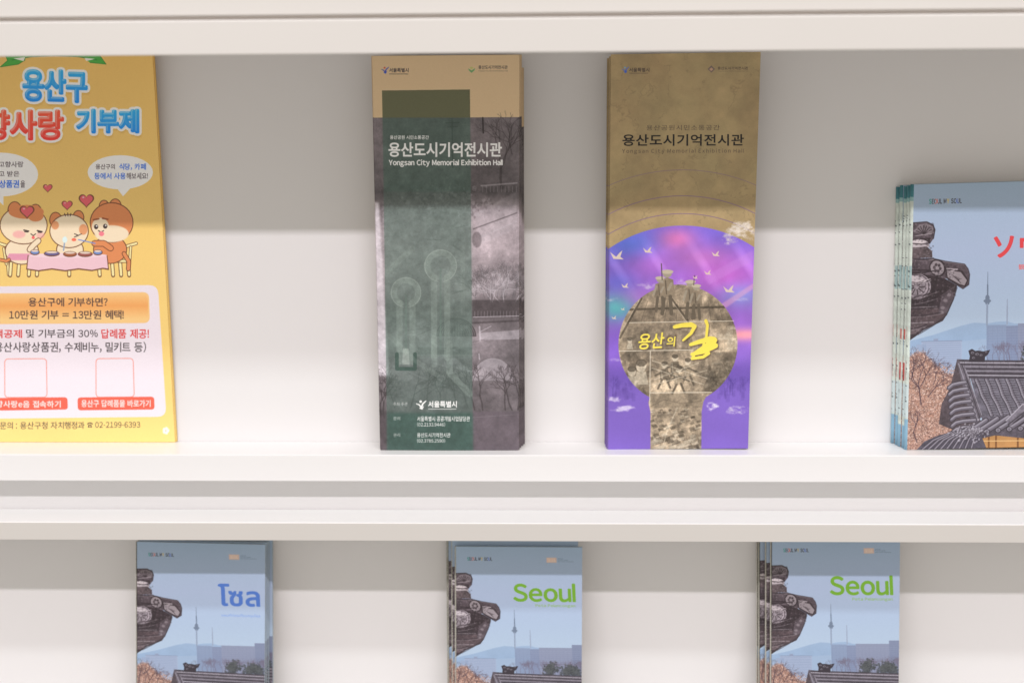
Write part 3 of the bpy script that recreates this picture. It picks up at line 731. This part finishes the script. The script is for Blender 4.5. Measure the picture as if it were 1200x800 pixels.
# ------------------------------------------------------------------ ART 4: guidebook cover (three language editions)
_cover_base = {}
def art_cover(name, quad, W, H, title, tbox, sub, sbox, tcol, scol, ppm):
    a = Art(name, quad, W, H, ppm, L(176, 192, 216))
    h, w_ = a.h, a.w
    if not _cover_base:
        n = fbm(h, w_, 5, 6, .6, seed=31); n2 = fbm(h, w_, 30, 5, .75, seed=32)
        yy = np.linspace(0, 1, h)[:, None, None]
        a.img = L(160, 184, 206) * (1 - yy) + L(184, 202, 224) * yy + np.zeros((h, w_, 1))
        a.img = a.img + (L(172, 188, 216) - a.img) * np.clip(1 - abs(yy - .25) * 3, 0, 1)
        a.view(1030, 200, 4.706)
        n7 = fbm(h, w_, 55, 4, .8, seed=33); mul = .52 + .62*n2 + .36*n7; D = 776.5
        def c(*v): return L(*v)
        a.poly([(120, 950), (300, 908), (450, 862), (520, 846), (600, 852), (640, 845), (700, 842), (745, 856), (1180, 870), (1180, 1150), (120, 1150)], c(146, 170, 200), soft=1, mul=.94 + .12*n)
        a.poly([(120, 985), (400, 950), (700, 930), (1180, 930), (1180, 1150), (120, 1150)], c(158, 178, 204), soft=3, alpha=.7)
        # tower on the hill
        tw = c(112, 126, 148)
        a.line([(599, 568), (598, 690)], (2.5, 6), tw); a.line([(598, 640), (598, 700)], 8, tw); a.ell(597, 712, 12, 18, tw); a.ell(596, 728, 21, 10, tw); a.poly([(582, 732), (611, 732), (605, 748), (588, 748)], tw)
        a.line([(596, 745), (594, 862)], 10, c(140, 154, 178)); a.line([(706, 722), (705, 860)], 5, c(150, 162, 186)); a.line([(706, 760), (705, 860)], 7, c(146, 158, 182))
        # far buildings
        a.rect(592, 862, 700, 1120, c(132, 148, 178)); a.rect(700, 868, 905, 1120, c(126, 138, 168)); a.rect(765, 856, 1020, 1120, c(134, 142, 168)); a.rect(998, 832, 1180, 1120, c(122, 132, 160))
        for y in range(885, 1060, 15): a.line([(600, y), (1160, y-2)], 2, c(150, 160, 186), alpha=.5)
        for x in range(600, 1160, 26): a.line([(x, 872), (x, 1060)], 1.6, c(112, 122, 152), alpha=.35)
        a.rect(234, 942, 456, 1130, c(160, 174, 200)); a.rect(205, 960, 260, 1130, c(150, 166, 194)); a.line([(234, 944), (456, 944)], 5, c(132, 144, 172)); a.rect(300, 930, 326, 944, c(140, 152, 180))
        for y in range(956, 1110, 12): a.line([(240, y), (450, y)], 4, c(128, 142, 174), alpha=.6)
        # bare trees behind the roof
        for k in range(46): a.branch(rng.uniform(600, 1150), 1060, rng.uniform(1.25, 1.9), 34, 3.2, c(108, 100, 118), 4, spread=.4, alpha=.6)
        for x, y, s_ in ((850, 1010, 1.0), (830, 1032, .8), (980, 1018, .9), (1010, 1036, .8), (955, 1040, .7)):
            pts = np.c_[rng.normal(x, 24*s_, 150), rng.normal(y, 20*s_, 150)]; a.dots(pts, 6, c(66, 70, 74), alpha=.8); a.dots(pts[:60] - 6, 4, c(96, 100, 100), alpha=.6)
        # blossom tree
        bt = [(120, 1060), (190, 1010), (240, 1000), (300, 1060), (360, 1120), (420, 1130), (440, 1260), (420, 1560), (120, 1560)]
        a.poly(bt, c(164, 130, 118), soft=8, mul=mul)
        A = np.array([(x, y) for x, y in zip(rng.uniform(110, 440, 7000), rng.uniform(985, 1545, 7000)) if y > 1120 - 120*math.exp(-((x-225)/75)**2) + rng.normal(0, 14) - (30 if x > 330 else 0)])
        for i, (col, r) in enumerate(((c(120, 88, 80), 5), (c(205, 165, 148), 4.5), (c(230, 200, 185), 3.6), (c(185, 140, 120), 4.5), (c(96, 74, 70), 3), (c(238, 214, 202), 2.8))):
            a.dots(A[i::6], r*.8, col, alpha=.7)
        for x, y, an, l, wd in ((232, 1290, 1.7, 90, 7), (225, 1200, 2.2, 60, 5), (228, 1190, 1.1, 66, 5), (180, 1150, 1.4, 60, 4), (300, 1180, 1.3, 50, 4), (350, 1180, 1.5, 45, 4), (270, 1250, .9, 70, 5), (210, 1500, 1.9, 60, 6)):
            a.branch(x, y, an, l, wd, c(80, 62, 70), 4, spread=.45, alpha=.85)
        # tiled roof
        rf = c(112, 106, 118); dk = c(58, 52, 60); lt = c(160, 156, 168); hi = c(196, 192, 204)
        a.poly([(430, 1046), (500, 1150), (560, 1390), (420, 1440), (330, 1400), (345, 1290), (392, 1200)], c(84, 74, 80), mul=mul)
        a.poly([(500, 1140), (1180, 1160), (1180, 1440), (570, 1390)], c(104, 100, 112), mul=mul)
        for k in range(13):        # round cover tiles running down the slope
            x = 535 + k*56
            ln = [(x, 1160), (x+18, 1200), (x+34, 1250), (x+62, 1300), (x+86, 1360)]
            a.line(ln, 24, dk); a.line(ln, 17, rf); a.line([(p-3, q) for p, q in ln], 7, lt, alpha=.85, soft=1)
            for i in range(16):
                t = i/15; px_ = np.interp(t, [0, .25, .5, .75, 1], [p for p, q in ln]); py_ = 1160 + 200*t
                a.line([(px_-9, py_), (px_+9, py_+2)], 2, dk, alpha=.5); a.line([(px_+14, py_+4), (px_+42, py_+6)], 3, lt, alpha=.55); a.line([(px_+14, py_+8), (px_+42, py_+10)], 3, dk, alpha=.7)
        # main ridge
        a.poly([(428, 1045), (590, 1055), (900, 1066), (1180, 1076), (1180, 1168), (470, 1152)], c(92, 86, 96), mul=mul)
        for y, cc, wd in ((1052, dk, 6), (1064, hi, 5), (1074, dk, 5), (1086, lt, 6), (1098, dk, 6), (1110, lt, 5), (1124, dk, 8), (1134, hi, 5), (1146, dk, 7)):
            a.line([(440 + (y-1045)*.35, y), (1180, y + 24)], wd, cc, alpha=.8)
        for x in range(470, 1180, 40): a.line([(x, 1060), (x+2, 1096)], 2, dk, alpha=.5)
        # crouching ridge ornament
        a.poly([(495, 1062), (500, 1030), (492, 1000), (512, 990), (530, 1002), (548, 1000), (572, 1006), (612, 998), (600, 1024), (584, 1036), (582, 1066)], dk)
        for x, y, r in ((515, 1012, 9), (540, 1020, 10), (562, 1026, 8), (520, 1040, 8), (590, 1010, 6)): a.ell(x, y, r, r*.7, lt, alpha=.6); a.ell(x+1, y+1, r*.5, r*.35, dk)
        # hip ridge and gable tiles
        a.poly([(428, 1056), (478, 1100), (570, 1360), (540, 1400), (505, 1376)], c(100, 94, 104), mul=mul)
        a.line([(438, 1070), (545, 1382)], 6, lt, alpha=.7); a.line([(458, 1080), (556, 1372)], 5, dk, alpha=.8); a.line([(474, 1096), (566, 1356)], 4, hi, alpha=.5)
        for k in range(8):
            y = 1180 + k*35; x = 384 + k*3
            ln = [(x, y+24), (x+22, y+6), (x+60, y-2), (x+92+k*6, y-6)]
            a.line(ln, 25, dk); a.line(ln, 18, rf); a.line([(p, q-4) for p, q in ln], 6, hi, alpha=.6, soft=1)
        # wood under the eaves
        wood = c(180, 134, 84)
        a.poly([(520, 1560), (560, 1470), (1180, 1478), (1180, 1560)], wood, mul=.8+.4*n)
        for x in (600, 640, 760, 900, 1030, 1120): a.rect(x, 1470, x+10, 1560, c(110, 70, 40), alpha=.8)
        a.line([(560, 1500), (1180, 1508)], 6, c(232, 196, 140), alpha=.7); a.line([(545, 1540), (1180, 1548)], 10, c(120, 84, 50), alpha=.7)
        # lower eave: curved rows with round tile ends
        a.poly([(430, 1440), (560, 1385), (700, 1360), (900, 1350), (1180, 1360), (1180, 1470), (800, 1490), (640, 1470), (500, 1500)], c(86, 80, 90), mul=mul)
        for k in range(12):
            x = 470 + k*62; y = 1425 - 30*math.sin(min(k, 5)/5*1.4)
            ln = [(x, y+36), (x+50, y+6), (x+120, y-40)]
            a.line(ln, 30, dk); a.line(ln, 22, rf); a.line([(p, q-5) for p, q in ln], 8, lt, alpha=.85, soft=1)
            a.ell(x, y+40, 17, 15, dk); a.ell(x, y+39, 13, 11, lt, alpha=.8); a.ell(x, y+40, 7, 6, rf)
        a.poly([(700, 1390), (790, 1300), (860, 1290), (1180, 1310), (1180, 1350), (880, 1340), (800, 1350), (720, 1420)], c(120, 114, 126), mul=mul); a.line([(700, 1390), (790, 1303), (860, 1293), (1180, 1313)], 6, hi, alpha=.7); a.line([(712, 1412), (800, 1345), (1180, 1345)], 7, dk, alpha=.8)
        # lower left roof
        a.poly([(190, 1560), (250, 1495), (330, 1462), (470, 1430), (560, 1460), (600, 1560)], c(84, 80, 92), mul=mul)
        for k in range(9):
            ln = [(215 + k*36, 1560), (300 + k*28, 1490), (400 + k*18, 1448)]
            a.line(ln, 15, dk); a.line(ln, 9, rf); a.line([(p, q-2) for p, q in ln], 4, lt, alpha=.8)
        pts = np.c_[rng.normal(500, 34, 160), rng.normal(1452, 20, 160)]; a.dots(pts, 5, hi, alpha=.65); a.dots(pts+5, 4, dk, alpha=.5)
        # eave corner with moulded tile ends, at the left
        e1 = c(86, 75, 82); e2 = c(56, 46, 51); e3 = c(152, 142, 148); e4 = c(196, 186, 192)
        a.poly([(130, 560), (300, 560), (430, 640), (410, 715), (372, 800), (352, 832), (300, 856), (240, 884), (215, 905), (178, 930), (130, 960)], e2, mul=mul)
        a.poly([(150, 770), (330, 760), (372, 800), (300, 852), (150, 860)], c(76, 62, 66), mul=mul); a.poly([(150, 846), (262, 846), (200, 900), (150, 905)], c(92, 78, 82), mul=mul)
        a.line([(150, 842), (300, 838)], 6, e4, alpha=.5); a.line([(150, 756), (320, 752)], 5, e3, alpha=.6)
        a.poly([(325, 795), (345, 690), (400, 650), (412, 700), (372, 792)], e1, mul=mul)
        for x, y in ((350, 760), (365, 720), (385, 690), (345, 785)): a.ell(x, y, 12, 9, e3, alpha=.6, soft=1)
        a.poly([(130, 288), (265, 284), (300, 302), (310, 330), (300, 378), (282, 402), (130, 392)], e1, mul=mul)
        a.poly([(186, 340), (220, 300), (262, 292), (298, 312), (300, 345), (270, 352)], e3, alpha=.55, soft=1)
        for k in range(7):
            q = math.radians(200 + k*22); a.line([(248, 352), (248 + 46*math.cos(q), 348 + 44*math.sin(q))], 4, e2)
        a.line([(190, 362), (290, 350)], 5, e4, alpha=.6); a.poly([(130, 380), (285, 372), (278, 405), (130, 400)], e2)
        a.ell(215, 412, 62, 32, e4); a.ell(200, 400, 50, 16, c(226, 216, 218), alpha=.6, soft=2)
        a.poly([(130, 418), (200, 424), (262, 420), (292, 446), (294, 482), (130, 486)], c(92, 80, 84), mul=mul); a.line([(150, 430), (255, 430)], 6, e3, alpha=.4, soft=1)
        a.poly([(130, 480), (300, 488), (366, 504), (470, 522), (490, 548), (499, 580), (494, 636), (462, 658), (372, 600), (330, 590), (130, 552)], e1, mul=mul)
        a.line([(160, 486), (300, 492), (370, 508), (478, 526)], 6, e3, alpha=.55); a.line([(160, 548), (290, 552)], 8, e2)
        a.ell(322, 540, 44, 50, e2, rot=-30); a.ell(320, 540, 36, 42, e3, rot=-30)
        for k in range(6): q = math.radians(k*60+10); a.ell(320 + 17*math.cos(q), 540 + 19*math.sin(q), 8, 9, e2, alpha=.75)
        a.poly([(366, 545), (460, 560), (492, 610), (476, 648), (440, 640), (372, 598)], e2); a.poly([(372, 552), (450, 566), (484, 612), (470, 640), (440, 630), (378, 594)], e3)
        for k in range(7): a.line([(400 + k*9, 578 + k*4), (452 - k*3, 628 - k*3)], 3, e2, alpha=.6)
        a.line([(372, 545), (432, 550), (380, 562)], 6, e4, alpha=.8)
        a.ell(212, 640, 82, 76, e2); a.ell(210, 640, 76, 70, c(150, 140, 148), mul=mul)
        for r_ in (66, 50): a.arc(208, 640, r_, 0, 360, 5, e2 if r_ == 66 else e1, alpha=.7)
        for k in range(9): q = math.radians(k*40); a.line([(206 + 16*math.cos(q), 642 + 14*math.sin(q)), (206 + 44*math.cos(q), 642 + 42*math.sin(q))], 7, e2, alpha=.75)
        a.ell(190, 596, 70, 16, e4, rot=14); a.line([(150, 620), (230, 612), (282, 600)], 5, e4, alpha=.8)
        for x0_, y0_, x1_, y1_ in ((186, 402, 280, 402), (180, 486, 300, 486), (170, 560, 300, 556), (190, 700, 330, 660), (180, 730, 322, 700), (176, 800, 340, 786), (172, 872, 262, 850)):
            a.line([(x0_, y0_), ((x0_+x1_)/2, (y0_+y1_)/2 + 5), (x1_, y1_)], 7, c(48, 38, 44), alpha=.75, soft=1)
            a.line([(x0_, y0_+9), ((x0_+x1_)/2, (y0_+y1_)/2 + 14), (x1_, y1_+9)], 4, e3, alpha=.5, soft=1)
        for pth in ([(186, 288), (262, 284), (298, 302), (308, 330), (300, 378)], [(300, 488), (366, 504), (470, 522), (490, 548), (499, 580), (494, 636), (462, 658), (380, 606)], [(430, 650), (410, 715), (372, 800), (300, 856), (215, 905)]):
            a.line(pth, 5, c(44, 36, 42), alpha=.7, soft=1)
        ins = np.c_[rng.uniform(170, 420, 900), rng.uniform(290, 900, 900)]
        ins = ins[(ins[:, 0] < 300) | ((ins[:, 1] > 520) & (ins[:, 1] < 700) & (ins[:, 0] < 470)) | ((ins[:, 1] > 700) & (ins[:, 0] < 360 - (ins[:, 1]-700)*.35))]
        ins = ins[~((ins[:, 0] > 360 - (ins[:, 1]-700)*.6) & (ins[:, 1] > 780))]
        a.dots(ins[:300], 5, c(40, 32, 38), alpha=.35, soft=1); a.dots(ins[300:520], 4, e4, alpha=.22, soft=1)
        for k in range(5): a.arc(205, 600, 84 - k*13, 15, 165, 3, [e4, c(60, 50, 56)][k % 2], ry=26 - k*3, alpha=.7)
        veil = np.clip((np.linspace(0, 1, h) - .40) / .14, 0, 1)[:, None, None] * np.clip((.60 - np.linspace(0, 1, h)) / .1, 0, 1)[:, None, None]
        a.img = a.img * (1 - .10*veil) + c(196, 204, 218) * .10*veil
        _cover_base['img'] = a.img.copy(); _cover_base['state'] = True
    else:
        a.img = _cover_base['img'].copy()
    # lettering of this edition
    a.view(1030, 200, 4.706)
    cols = [L(60, 150, 140), L(60, 60, 70), L(220, 110, 90), L(60, 60, 70), L(60, 60, 70), L(60, 60, 70), L(225, 190, 80), L(60, 60, 70), L(60, 60, 70), L(90, 110, 200), L(70, 70, 80)]
    xa = a.px([(275, 170)])[0, 0] / a.w; xb = a.px([(455, 170)])[0, 0] / a.w
    def letters(X, Y):
        i = np.clip(((X - xa) / (xb - xa) * len(cols)).astype(int), 0, len(cols)-1); return np.array(cols)[i]
    a.text("SEOUL MY SOUL", 275, 159, 455, 187, letters, .03)
    oc = L(222, 192, 178)
    a.rect(845, 156, 918, 196, oc); a.text("SEOUL", 852, 163, 911, 188, L(240, 218, 200), .03)
    for y, x1 in ((160, 965), (171, 1000), (183, 1040)): a.text("Tourism guide" if y < 180 else "Seoul Tourism Organization", 926, y, x1, y+8, L(70, 90, 110))
    a.text(title, *tbox, tcol, 0, grow=3); a.text(sub, *sbox, scol, .012)
    return a

# ------------------------------------------------------------------ sheets and booklets
def sheet(name, W, H, th, y, m_front, m_edge, parent, bow=0.0, top=0.0, sidecurl=0.0, dx_top=0.0, nx=9, nz=17, shear_z=0.0):
    """a thin printed sheet standing in x (0..W), z (0..H); its face looks to -y"""
    vs = []; fs = []; uvs = []
    def P_(i, j, back):
        u = i / (nx-1); v = j / (nz-1)
        yy = y + bow*math.sin(math.pi*v) + top*v*v + sidecurl*(2*u-1)**2
        return (W*u + dx_top*v, yy + (th if back else 0), H*v + shear_z*(u-.5))
    for back in (0, 1):
        for j in range(nz):
            for i in range(nx): vs.append(P_(i, j, back))
    N = nx*nz; mi = []
    for j in range(nz-1):
        for i in range(nx-1):
            a0 = j*nx + i
            fs.append((a0, a0+1, a0+nx+1, a0+nx)); mi.append(0)
    for j in range(nz-1):
        for i in range(nx-1):
            a0 = N + j*nx + i
            fs.append((a0, a0+nx, a0+nx+1, a0+1)); mi.append(1)
    for j in range(nz-1):
        fs.append((j*nx, (j+1)*nx, N+(j+1)*nx, N+j*nx)); mi.append(1)
        k = nx-1; fs.append((j*nx+k, N+j*nx+k, N+(j+1)*nx+k, (j+1)*nx+k)); mi.append(1)
    for i in range(nx-1):
        fs.append((i, N+i, N+i+1, i+1)); mi.append(1)
        k = (nz-1)*nx; fs.append((k+i, k+i+1, N+k+i+1, N+k+i)); mi.append(1)
    me = bpy.data.meshes.new(name); me.from_pydata(vs, [], fs); me.materials.append(m_front); me.materials.append(m_edge)
    uv = me.uv_layers.new(name="UVMap")
    for p, k in zip(me.polygons, mi):
        p.material_index = k; p.use_smooth = k == 0
        for li in p.loop_indices:
            vi = me.loops[li].vertex_index % N; uv.data[li].uv = ((vi % nx)/(nx-1), (vi // nx)/(nz-1))
    ef = {}
    for p in me.polygons:
        for ek in p.edge_keys: ef.setdefault(ek, []).append(p.material_index)
    for e in me.edges:
        q = ef[e.key]
        if len(q) < 2 or q[0] != q[1]: e.use_edge_sharp = True
    return link(name, me, parent)

def leaflet(name, W, H, m_front, m_edge, m_back, panels=3, gap=0.00055, **k):
    root = empty(name)
    sheet("cover_panel", W, H, 0.00022, 0, m_front, m_edge, root, **k)
    for i in range(panels):
        kk = dict(k); kk['sidecurl'] = k.get('sidecurl', 0) * .8
        sheet("folded_panel", W - 0.0006*((i % 2)), H, 0.00022, gap*(i+1), m_back, m_edge, root, **kk)
    return root

def booklet(name, W, H, T, m_front, m_spine, round_spine=0.0, **k):
    """cover folded round a block of pages"""
    root = empty(name)
    sheet("front_cover", W, H, 0.0003, 0, m_front, M_paper, root, **k)
    sheet("back_cover", W, H, 0.0003, T, M_blue_card, M_paper, root, **k)
    bow, top = k.get('bow', 0), k.get('top', 0)
    nz = 17
    def strip(nm, x0, x1, y0, y1, m, z0, z1, uvx):
        vs = []; fs = []
        for j in range(nz):
            v = j/(nz-1); yy = bow*math.sin(math.pi*v) + top*v*v; z = z0 + (z1-z0)*v
            vs += [(x0, yy+y0, z), (x1, yy+y0, z), (x1, yy+y1, z), (x0, yy+y1, z)]
        for j in range(nz-1):
            for q in range(4):
                a0 = j*4+q; b0 = j*4+(q+1) % 4; fs.append((a0, b0, b0+4, a0+4))
        fs.append((3, 2, 1, 0)); e = (nz-1)*4; fs.append((e, e+1, e+2, e+3))
        me = bpy.data.meshes.new(nm); me.from_pydata(vs, [], fs); me.materials.append(m)
        uv = me.uv_layers.new(name="UVMap")
        for p in me.polygons:
            for li in p.loop_indices:
                c = me.vertices[me.loops[li].vertex_index].co; yb = bow*math.sin(math.pi*(c.z/H)) + top*(c.z/H)**2
                uv.data[li].uv = ((c.y-yb-y0)/(y1-y0), c.z/H)
        return link(nm, me, root)
    strip("page_block", 0.0008, W-0.0008, 0.00035, T-0.0001, M_pages, 0.0006, H-0.0006, 0)
    if not round_spine:
        strip("spine", -0.0004, 0.0006, 0.0, T+0.0003, m_spine, 0, H, 1); return root
    vs = []; fs = []; ns = 9
    for j in range(nz):
        v = j/(nz-1); yy = bow*math.sin(math.pi*v) + top*v*v
        for i in range(ns):
            q = math.pi*i/(ns-1); vs.append((-round_spine*math.sin(q)**.8, yy + (T+.0003)*(.5 - .5*math.cos(q)), H*v))
    for j in range(nz-1):
        for i in range(ns-1): fs.append((j*ns+i, (j+1)*ns+i, (j+1)*ns+i+1, j*ns+i+1))
    fs.append(tuple(range(ns))); fs.append(tuple(range((nz-1)*ns, nz*ns))[::-1])
    me = bpy.data.meshes.new("spine"); me.from_pydata(vs, [], fs); me.materials.append(m_spine); uv = me.uv_layers.new(name="UVMap")
    for p in me.polygons:
        p.use_smooth = len(p.vertices) == 4
        for li in p.loop_indices:
            vi = me.loops[li].vertex_index; uv.data[li].uv = ((vi % ns)/(ns-1), (vi // ns)/(nz-1))
    link("spine", me, root)
    return root

def place(o, x, y, z, rz=0.0, rx=0.0, ry=0.0, s=None):
    o.location = (x, y, z); o.rotation_euler = (rx, ry, rz)
    if s: o.scale = s
    return o

M_pages = mat("page_block_edges", (0.66, 0.65, 0.60), 0.8, 0.2, noise=0.35, nscale=900)
M_cream = mat("cream_fold_edge", (0.60, 0.58, 0.50), 0.6, 0.3, noise=0.25, nscale=500)
M_blue_card = mat("pale_blue_card", (0.36, 0.46, 0.55), 0.4, 0.4, noise=0.05, nscale=20)

# spine strip, printed: teal head, pale body with red blocks and dark specks, blue foot
def art_spine(v):
    W, H = 3.6, 201
    a = Art("guidebook_spine_print_%d" % v, [(0, 0), (3.6, 0), (3.6, 201), (0, 201)], W, H, 6, L(206, 216, 208))
    n = fbm(a.h, a.w, 2, 4, seed=41, aspect=.4); a.img *= (.86 + .28*n)[..., None]
    a.rect(0, 0, 4, 9, L(70, 130, 140)); a.rect(0, 9, 4, 12, L(120, 170, 175), alpha=.7)
    if v == 0: a.rect(.8, 108, 2.8, 116, L(205, 90, 80), alpha=.9); a.rect(.8, 134, 2.8, 148, L(190, 55, 50))
    else: a.rect(1.4, 106, 2.4, 115, L(205, 120, 110), alpha=.55); a.rect(1.4, 132, 2.4, 147, L(205, 110, 105), alpha=.6)
    a.rect(0, 183 - v*6, 4, 201, L(125, 172, 202), soft=4, alpha=.85); a.rect(0, 150, 4, 176, L(190, 210, 222), alpha=.5, soft=4); a.rect(0, 60, 1.2, 78, L(120, 160, 170), alpha=.5)
    for k in range(26): y = rng.uniform(20, 175); a.rect(rng.uniform(.4, 1.8), y, rng.uniform(2, 3.2), y + rng.uniform(.5, 1.4), L(70, 80, 84), alpha=.75)
    return a
M_spine = print_mat("guidebook_spine_print", art_spine(0), 0.45)
M_spine_faded = print_mat("faded_spine_print", art_spine(1), 0.5)


# --- yellow leaflets, against the back panel at the left
M_poster = print_mat("donation_leaflet_print", art_poster([(-56.5, 37.0), (179.5, 35.4), (206.2, 517.2), (-13.8, 517.0)], 150, 316.5), 0.36, 0.45)
a0 = leaflet("donation_leaflet", 0.150, 0.3165, M_poster, M_paper_yel, M_paper_yel, panels=1, gap=0.0004, top=-0.011, bow=-0.002, dx_top=0.0035)
place(a0, -0.4333, -0.0030, 0.0002)
tag(a0, "yellow donation leaflet in front of its pile, cartoon animals round a table", "leaflet", "yellow donation leaflets")
b = copy_tree(a0); place(b, -0.4325, -0.0020, 0.0002, ry=0.0); tag(b, "yellow leaflet just behind the front one, only its right edge showing", "leaflet")
b = copy_tree(a0); place(b, -0.4320, -0.0011, 0.0002, ry=-0.0012); tag(b, "rearmost yellow leaflet, flat against the white back panel", "leaflet")

# --- grey and green leaflets
M_green = print_mat("green_leaflet_print", art_green([(436.0, 66.1), (608.7, 64.8), (608.1, 527.7), (445.7, 527.5)], 106.5, 296.7), 0.33, 0.45)
g0 = leaflet("exhibition_leaflet", 0.1065, 0.2967, M_green, M_paper_tan, M_back_print, top=-0.003, dx_top=0.0025, sidecurl=0.0006)
place(g0, -0.1188, -0.0245, 0.0002)
tag(g0, "grey and green exhibition hall leaflet with white lettering, frontmost and tallest in its pile", "leaflet", "grey and green exhibition leaflets")
ordinals = ["second", "third", "fourth", "fifth", "sixth", "seventh", "eighth", "ninth", "tenth"]
offs = [(.0004, 0), (-.0008, .0003), (.0016, -.001), (.0006, .0002), (.0030, -.0095), (-.0012, -.009), (.0042, -.0085), (.0034, -.009), (.0010, -.0100)]
rg = random.Random(4)
g1 = None
for i, (dx, dz) in enumerate(offs):
    if dz > -.005:
        b = copy_tree(g0); place(b, -0.1188 + dx, -0.0245 + .0024*(i+1), 0.0002, rz=rg.uniform(-.003, .003), ry=rg.uniform(-.0022, .0022))
    else:
        if g1 is None:
            g1 = leaflet("exhibition_leaflet", 0.1065, 0.2870, M_green, M_paper_tan, M_back_print, top=-0.001, dx_top=0.0012, sidecurl=0.0004); b = g1
        else: b = copy_tree(g1)
        place(b, -0.1188 + dx, -0.0245 + .0024*(i+1), 0.0002, rz=rg.uniform(-.003, .003), ry=rg.uniform(-.0022, .0022))
    tag(b, "grey and green exhibition leaflet, %s from the front of its pile" % ordinals[i], "leaflet", "grey and green exhibition leaflets")

# --- brown and violet leaflets
M_violet = print_mat("violet_leaflet_print", art_violet([(714.2, 64.4), (892.6, 61.4), (876.6, 526.3), (712.5, 526.1)], 107, 297), 0.32, 0.45)
v0 = leaflet("history_leaflet", 0.1072, 0.2968, M_violet, M_paper_tan, M_back_print, top=-0.0055, sidecurl=-0.0006, shear_z=0.0010, dx_top=0.0003)
place(v0, 0.0556, -0.0205, 0.0004)
tag(v0, "brown and violet leaflet with yellow brush lettering on a keyhole collage, front of its pile", "leaflet", "brown and violet leaflets")
for i, dx in enumerate((-.0008, .0005, -.0014, -.0004, .0008, -.0018, .0002)):
    b = copy_tree(v0); place(b, 0.0556 + dx, -0.0205 + .0024*(i+1), 0.0004, rz=rg.uniform(-.003, .003), ry=rg.uniform(-.002, .002), s=(1, 1, .995 - .001*i))
    tag(b, "brown and violet leaflet, %s from the front of its pile" % ordinals[i], "leaflet", "brown and violet leaflets")

# --- guidebooks
GQ = [(1070.9, 216.5), (1265.2, 215.6), (1249.9, 527.1), (1063.0, 527.0)]
M_ja = print_mat("japanese_guide_cover", art_cover("japanese_guide_cover", GQ, 120, 201.5, "ソウル", (636, 366, 1036, 490), "観光地図・日本語", (768, 530, 1036, 560), L(226, 72, 78), L(232, 110, 110), 5), 0.34, 0.45)
M_ms = print_mat("latin_guide_cover", art_cover("latin_guide_cover", GQ, 120, 201.5, "Seoul", (600, 362, 1038, 500), "Peta Pelancongan", (752, 520, 1036, 548), L(118, 172, 48), L(140, 185, 90), 5), 0.34, 0.45)
M_th = print_mat("thai_guide_cover", art_cover("thai_guide_cover", GQ, 120, 201.5, "โซล", (762, 388, 1046, 552), "แผนที่ท่องเที่ยวกรุงโซล", (775, 612, 1046, 642), L(80, 120, 200), L(120, 155, 222), 5), 0.34, 0.45)
m0 = booklet("guidebook", 0.120, 0.2015, 0.0040, M_ja, M_spine_faded, round_spine=0.0021, top=0.001)
m1 = booklet("guidebook", 0.120, 0.2015, 0.0040, M_ja, M_spine, round_spine=0.0018, top=0.001)
place(m0, 0.2833, -0.0217, 0.0002, ry=-math.radians(1.4))
tag(m0, "pale blue guidebook with red Japanese title, front of the pile at the right", "guidebook", "japanese guidebooks on the upper shelf")
for i, (dx, dz) in enumerate(((-.0010, -.003), (-.0031, -.006), (-.0038, -.005), (-.0060, -.009))):
    b = m1 if i == 0 else copy_tree((m0, m1, m0, m0)[i]); place(b, 0.2833 + dx, -0.0217 + .0043*(i+1), 0.0002, ry=-math.radians(1.4 + (.15, -.1, .25, .1)[i]), s=(1, 1, 1 + dz*2))
    tag(b, "blue guidebook with pale spine, %s from the front of the upper right pile" % ordinals[i], "guidebook", "japanese guidebooks on the upper shelf")

LZ = -0.2293; LEAN = math.radians(-8)
def lower_pile(mt, x, ztop, ys, dxs, dzs, ry, label, group, W=0.0990):
    first = booklet("pocket_guidebook", W, 0.1518, 0.0030, mt, M_cream, top=0.0008)
    for i, (y, dx, dz) in enumerate(zip(ys, dxs, dzs)):
        b = first if i == 0 else copy_tree(first)
        place(b, x + dx, y, LZ + 0.0002, rx=LEAN, ry=ry[i], s=(1, 1, 1 + dz/.1518))
        tag(b, label[i], "guidebook", group)
lower_pile(M_th, -0.3170, 0, (-.0430, -.0385, -.0340, -.0300), (0, .0004, .0012, .0042), (0.003, .003, .002, .002), (.020, .020, .018, .012),
    ["pale blue pocket guidebook with blue Thai title, front of the lower left pile", "blue pocket guidebook right behind the Thai titled one at the lower left",
     "blue pocket guidebook, third in the lower left pile", "rearmost pocket guidebook of the lower left pile, its page edges showing at the right"], "thai guidebooks on the lower shelf", W=.1020)
lower_pile(M_ms, -0.0632, 0, (-.0430, -.0378, -.0326, -.0278), (0, -.0028, -.0060, -.0070), (0, .0035, .0065, .0075), (.004, .002, .0, -.002),
    ["pale blue pocket guidebook with green title, front of the lower middle pile", "blue pocket guidebook, second in the lower middle pile",
     "blue pocket guidebook, third in the lower middle pile", "rearmost blue pocket guidebook of the lower middle pile"], "green titled guidebooks, lower middle pile")
lower_pile(M_ms, 0.1838, 0, (-.0430, -.0378, -.0326, -.0278), (0, -.0030, -.0075, -.0085), (.008, .008, .008, .008), (-.006, -.008, -.008, -.006),
    ["pale blue pocket guidebook with green title, front of the lower right pile", "blue pocket guidebook, second in the lower right pile",
     "blue pocket guidebook, third in the lower right pile", "rearmost blue pocket guidebook of the lower right pile"], "green titled guidebooks, lower right pile")
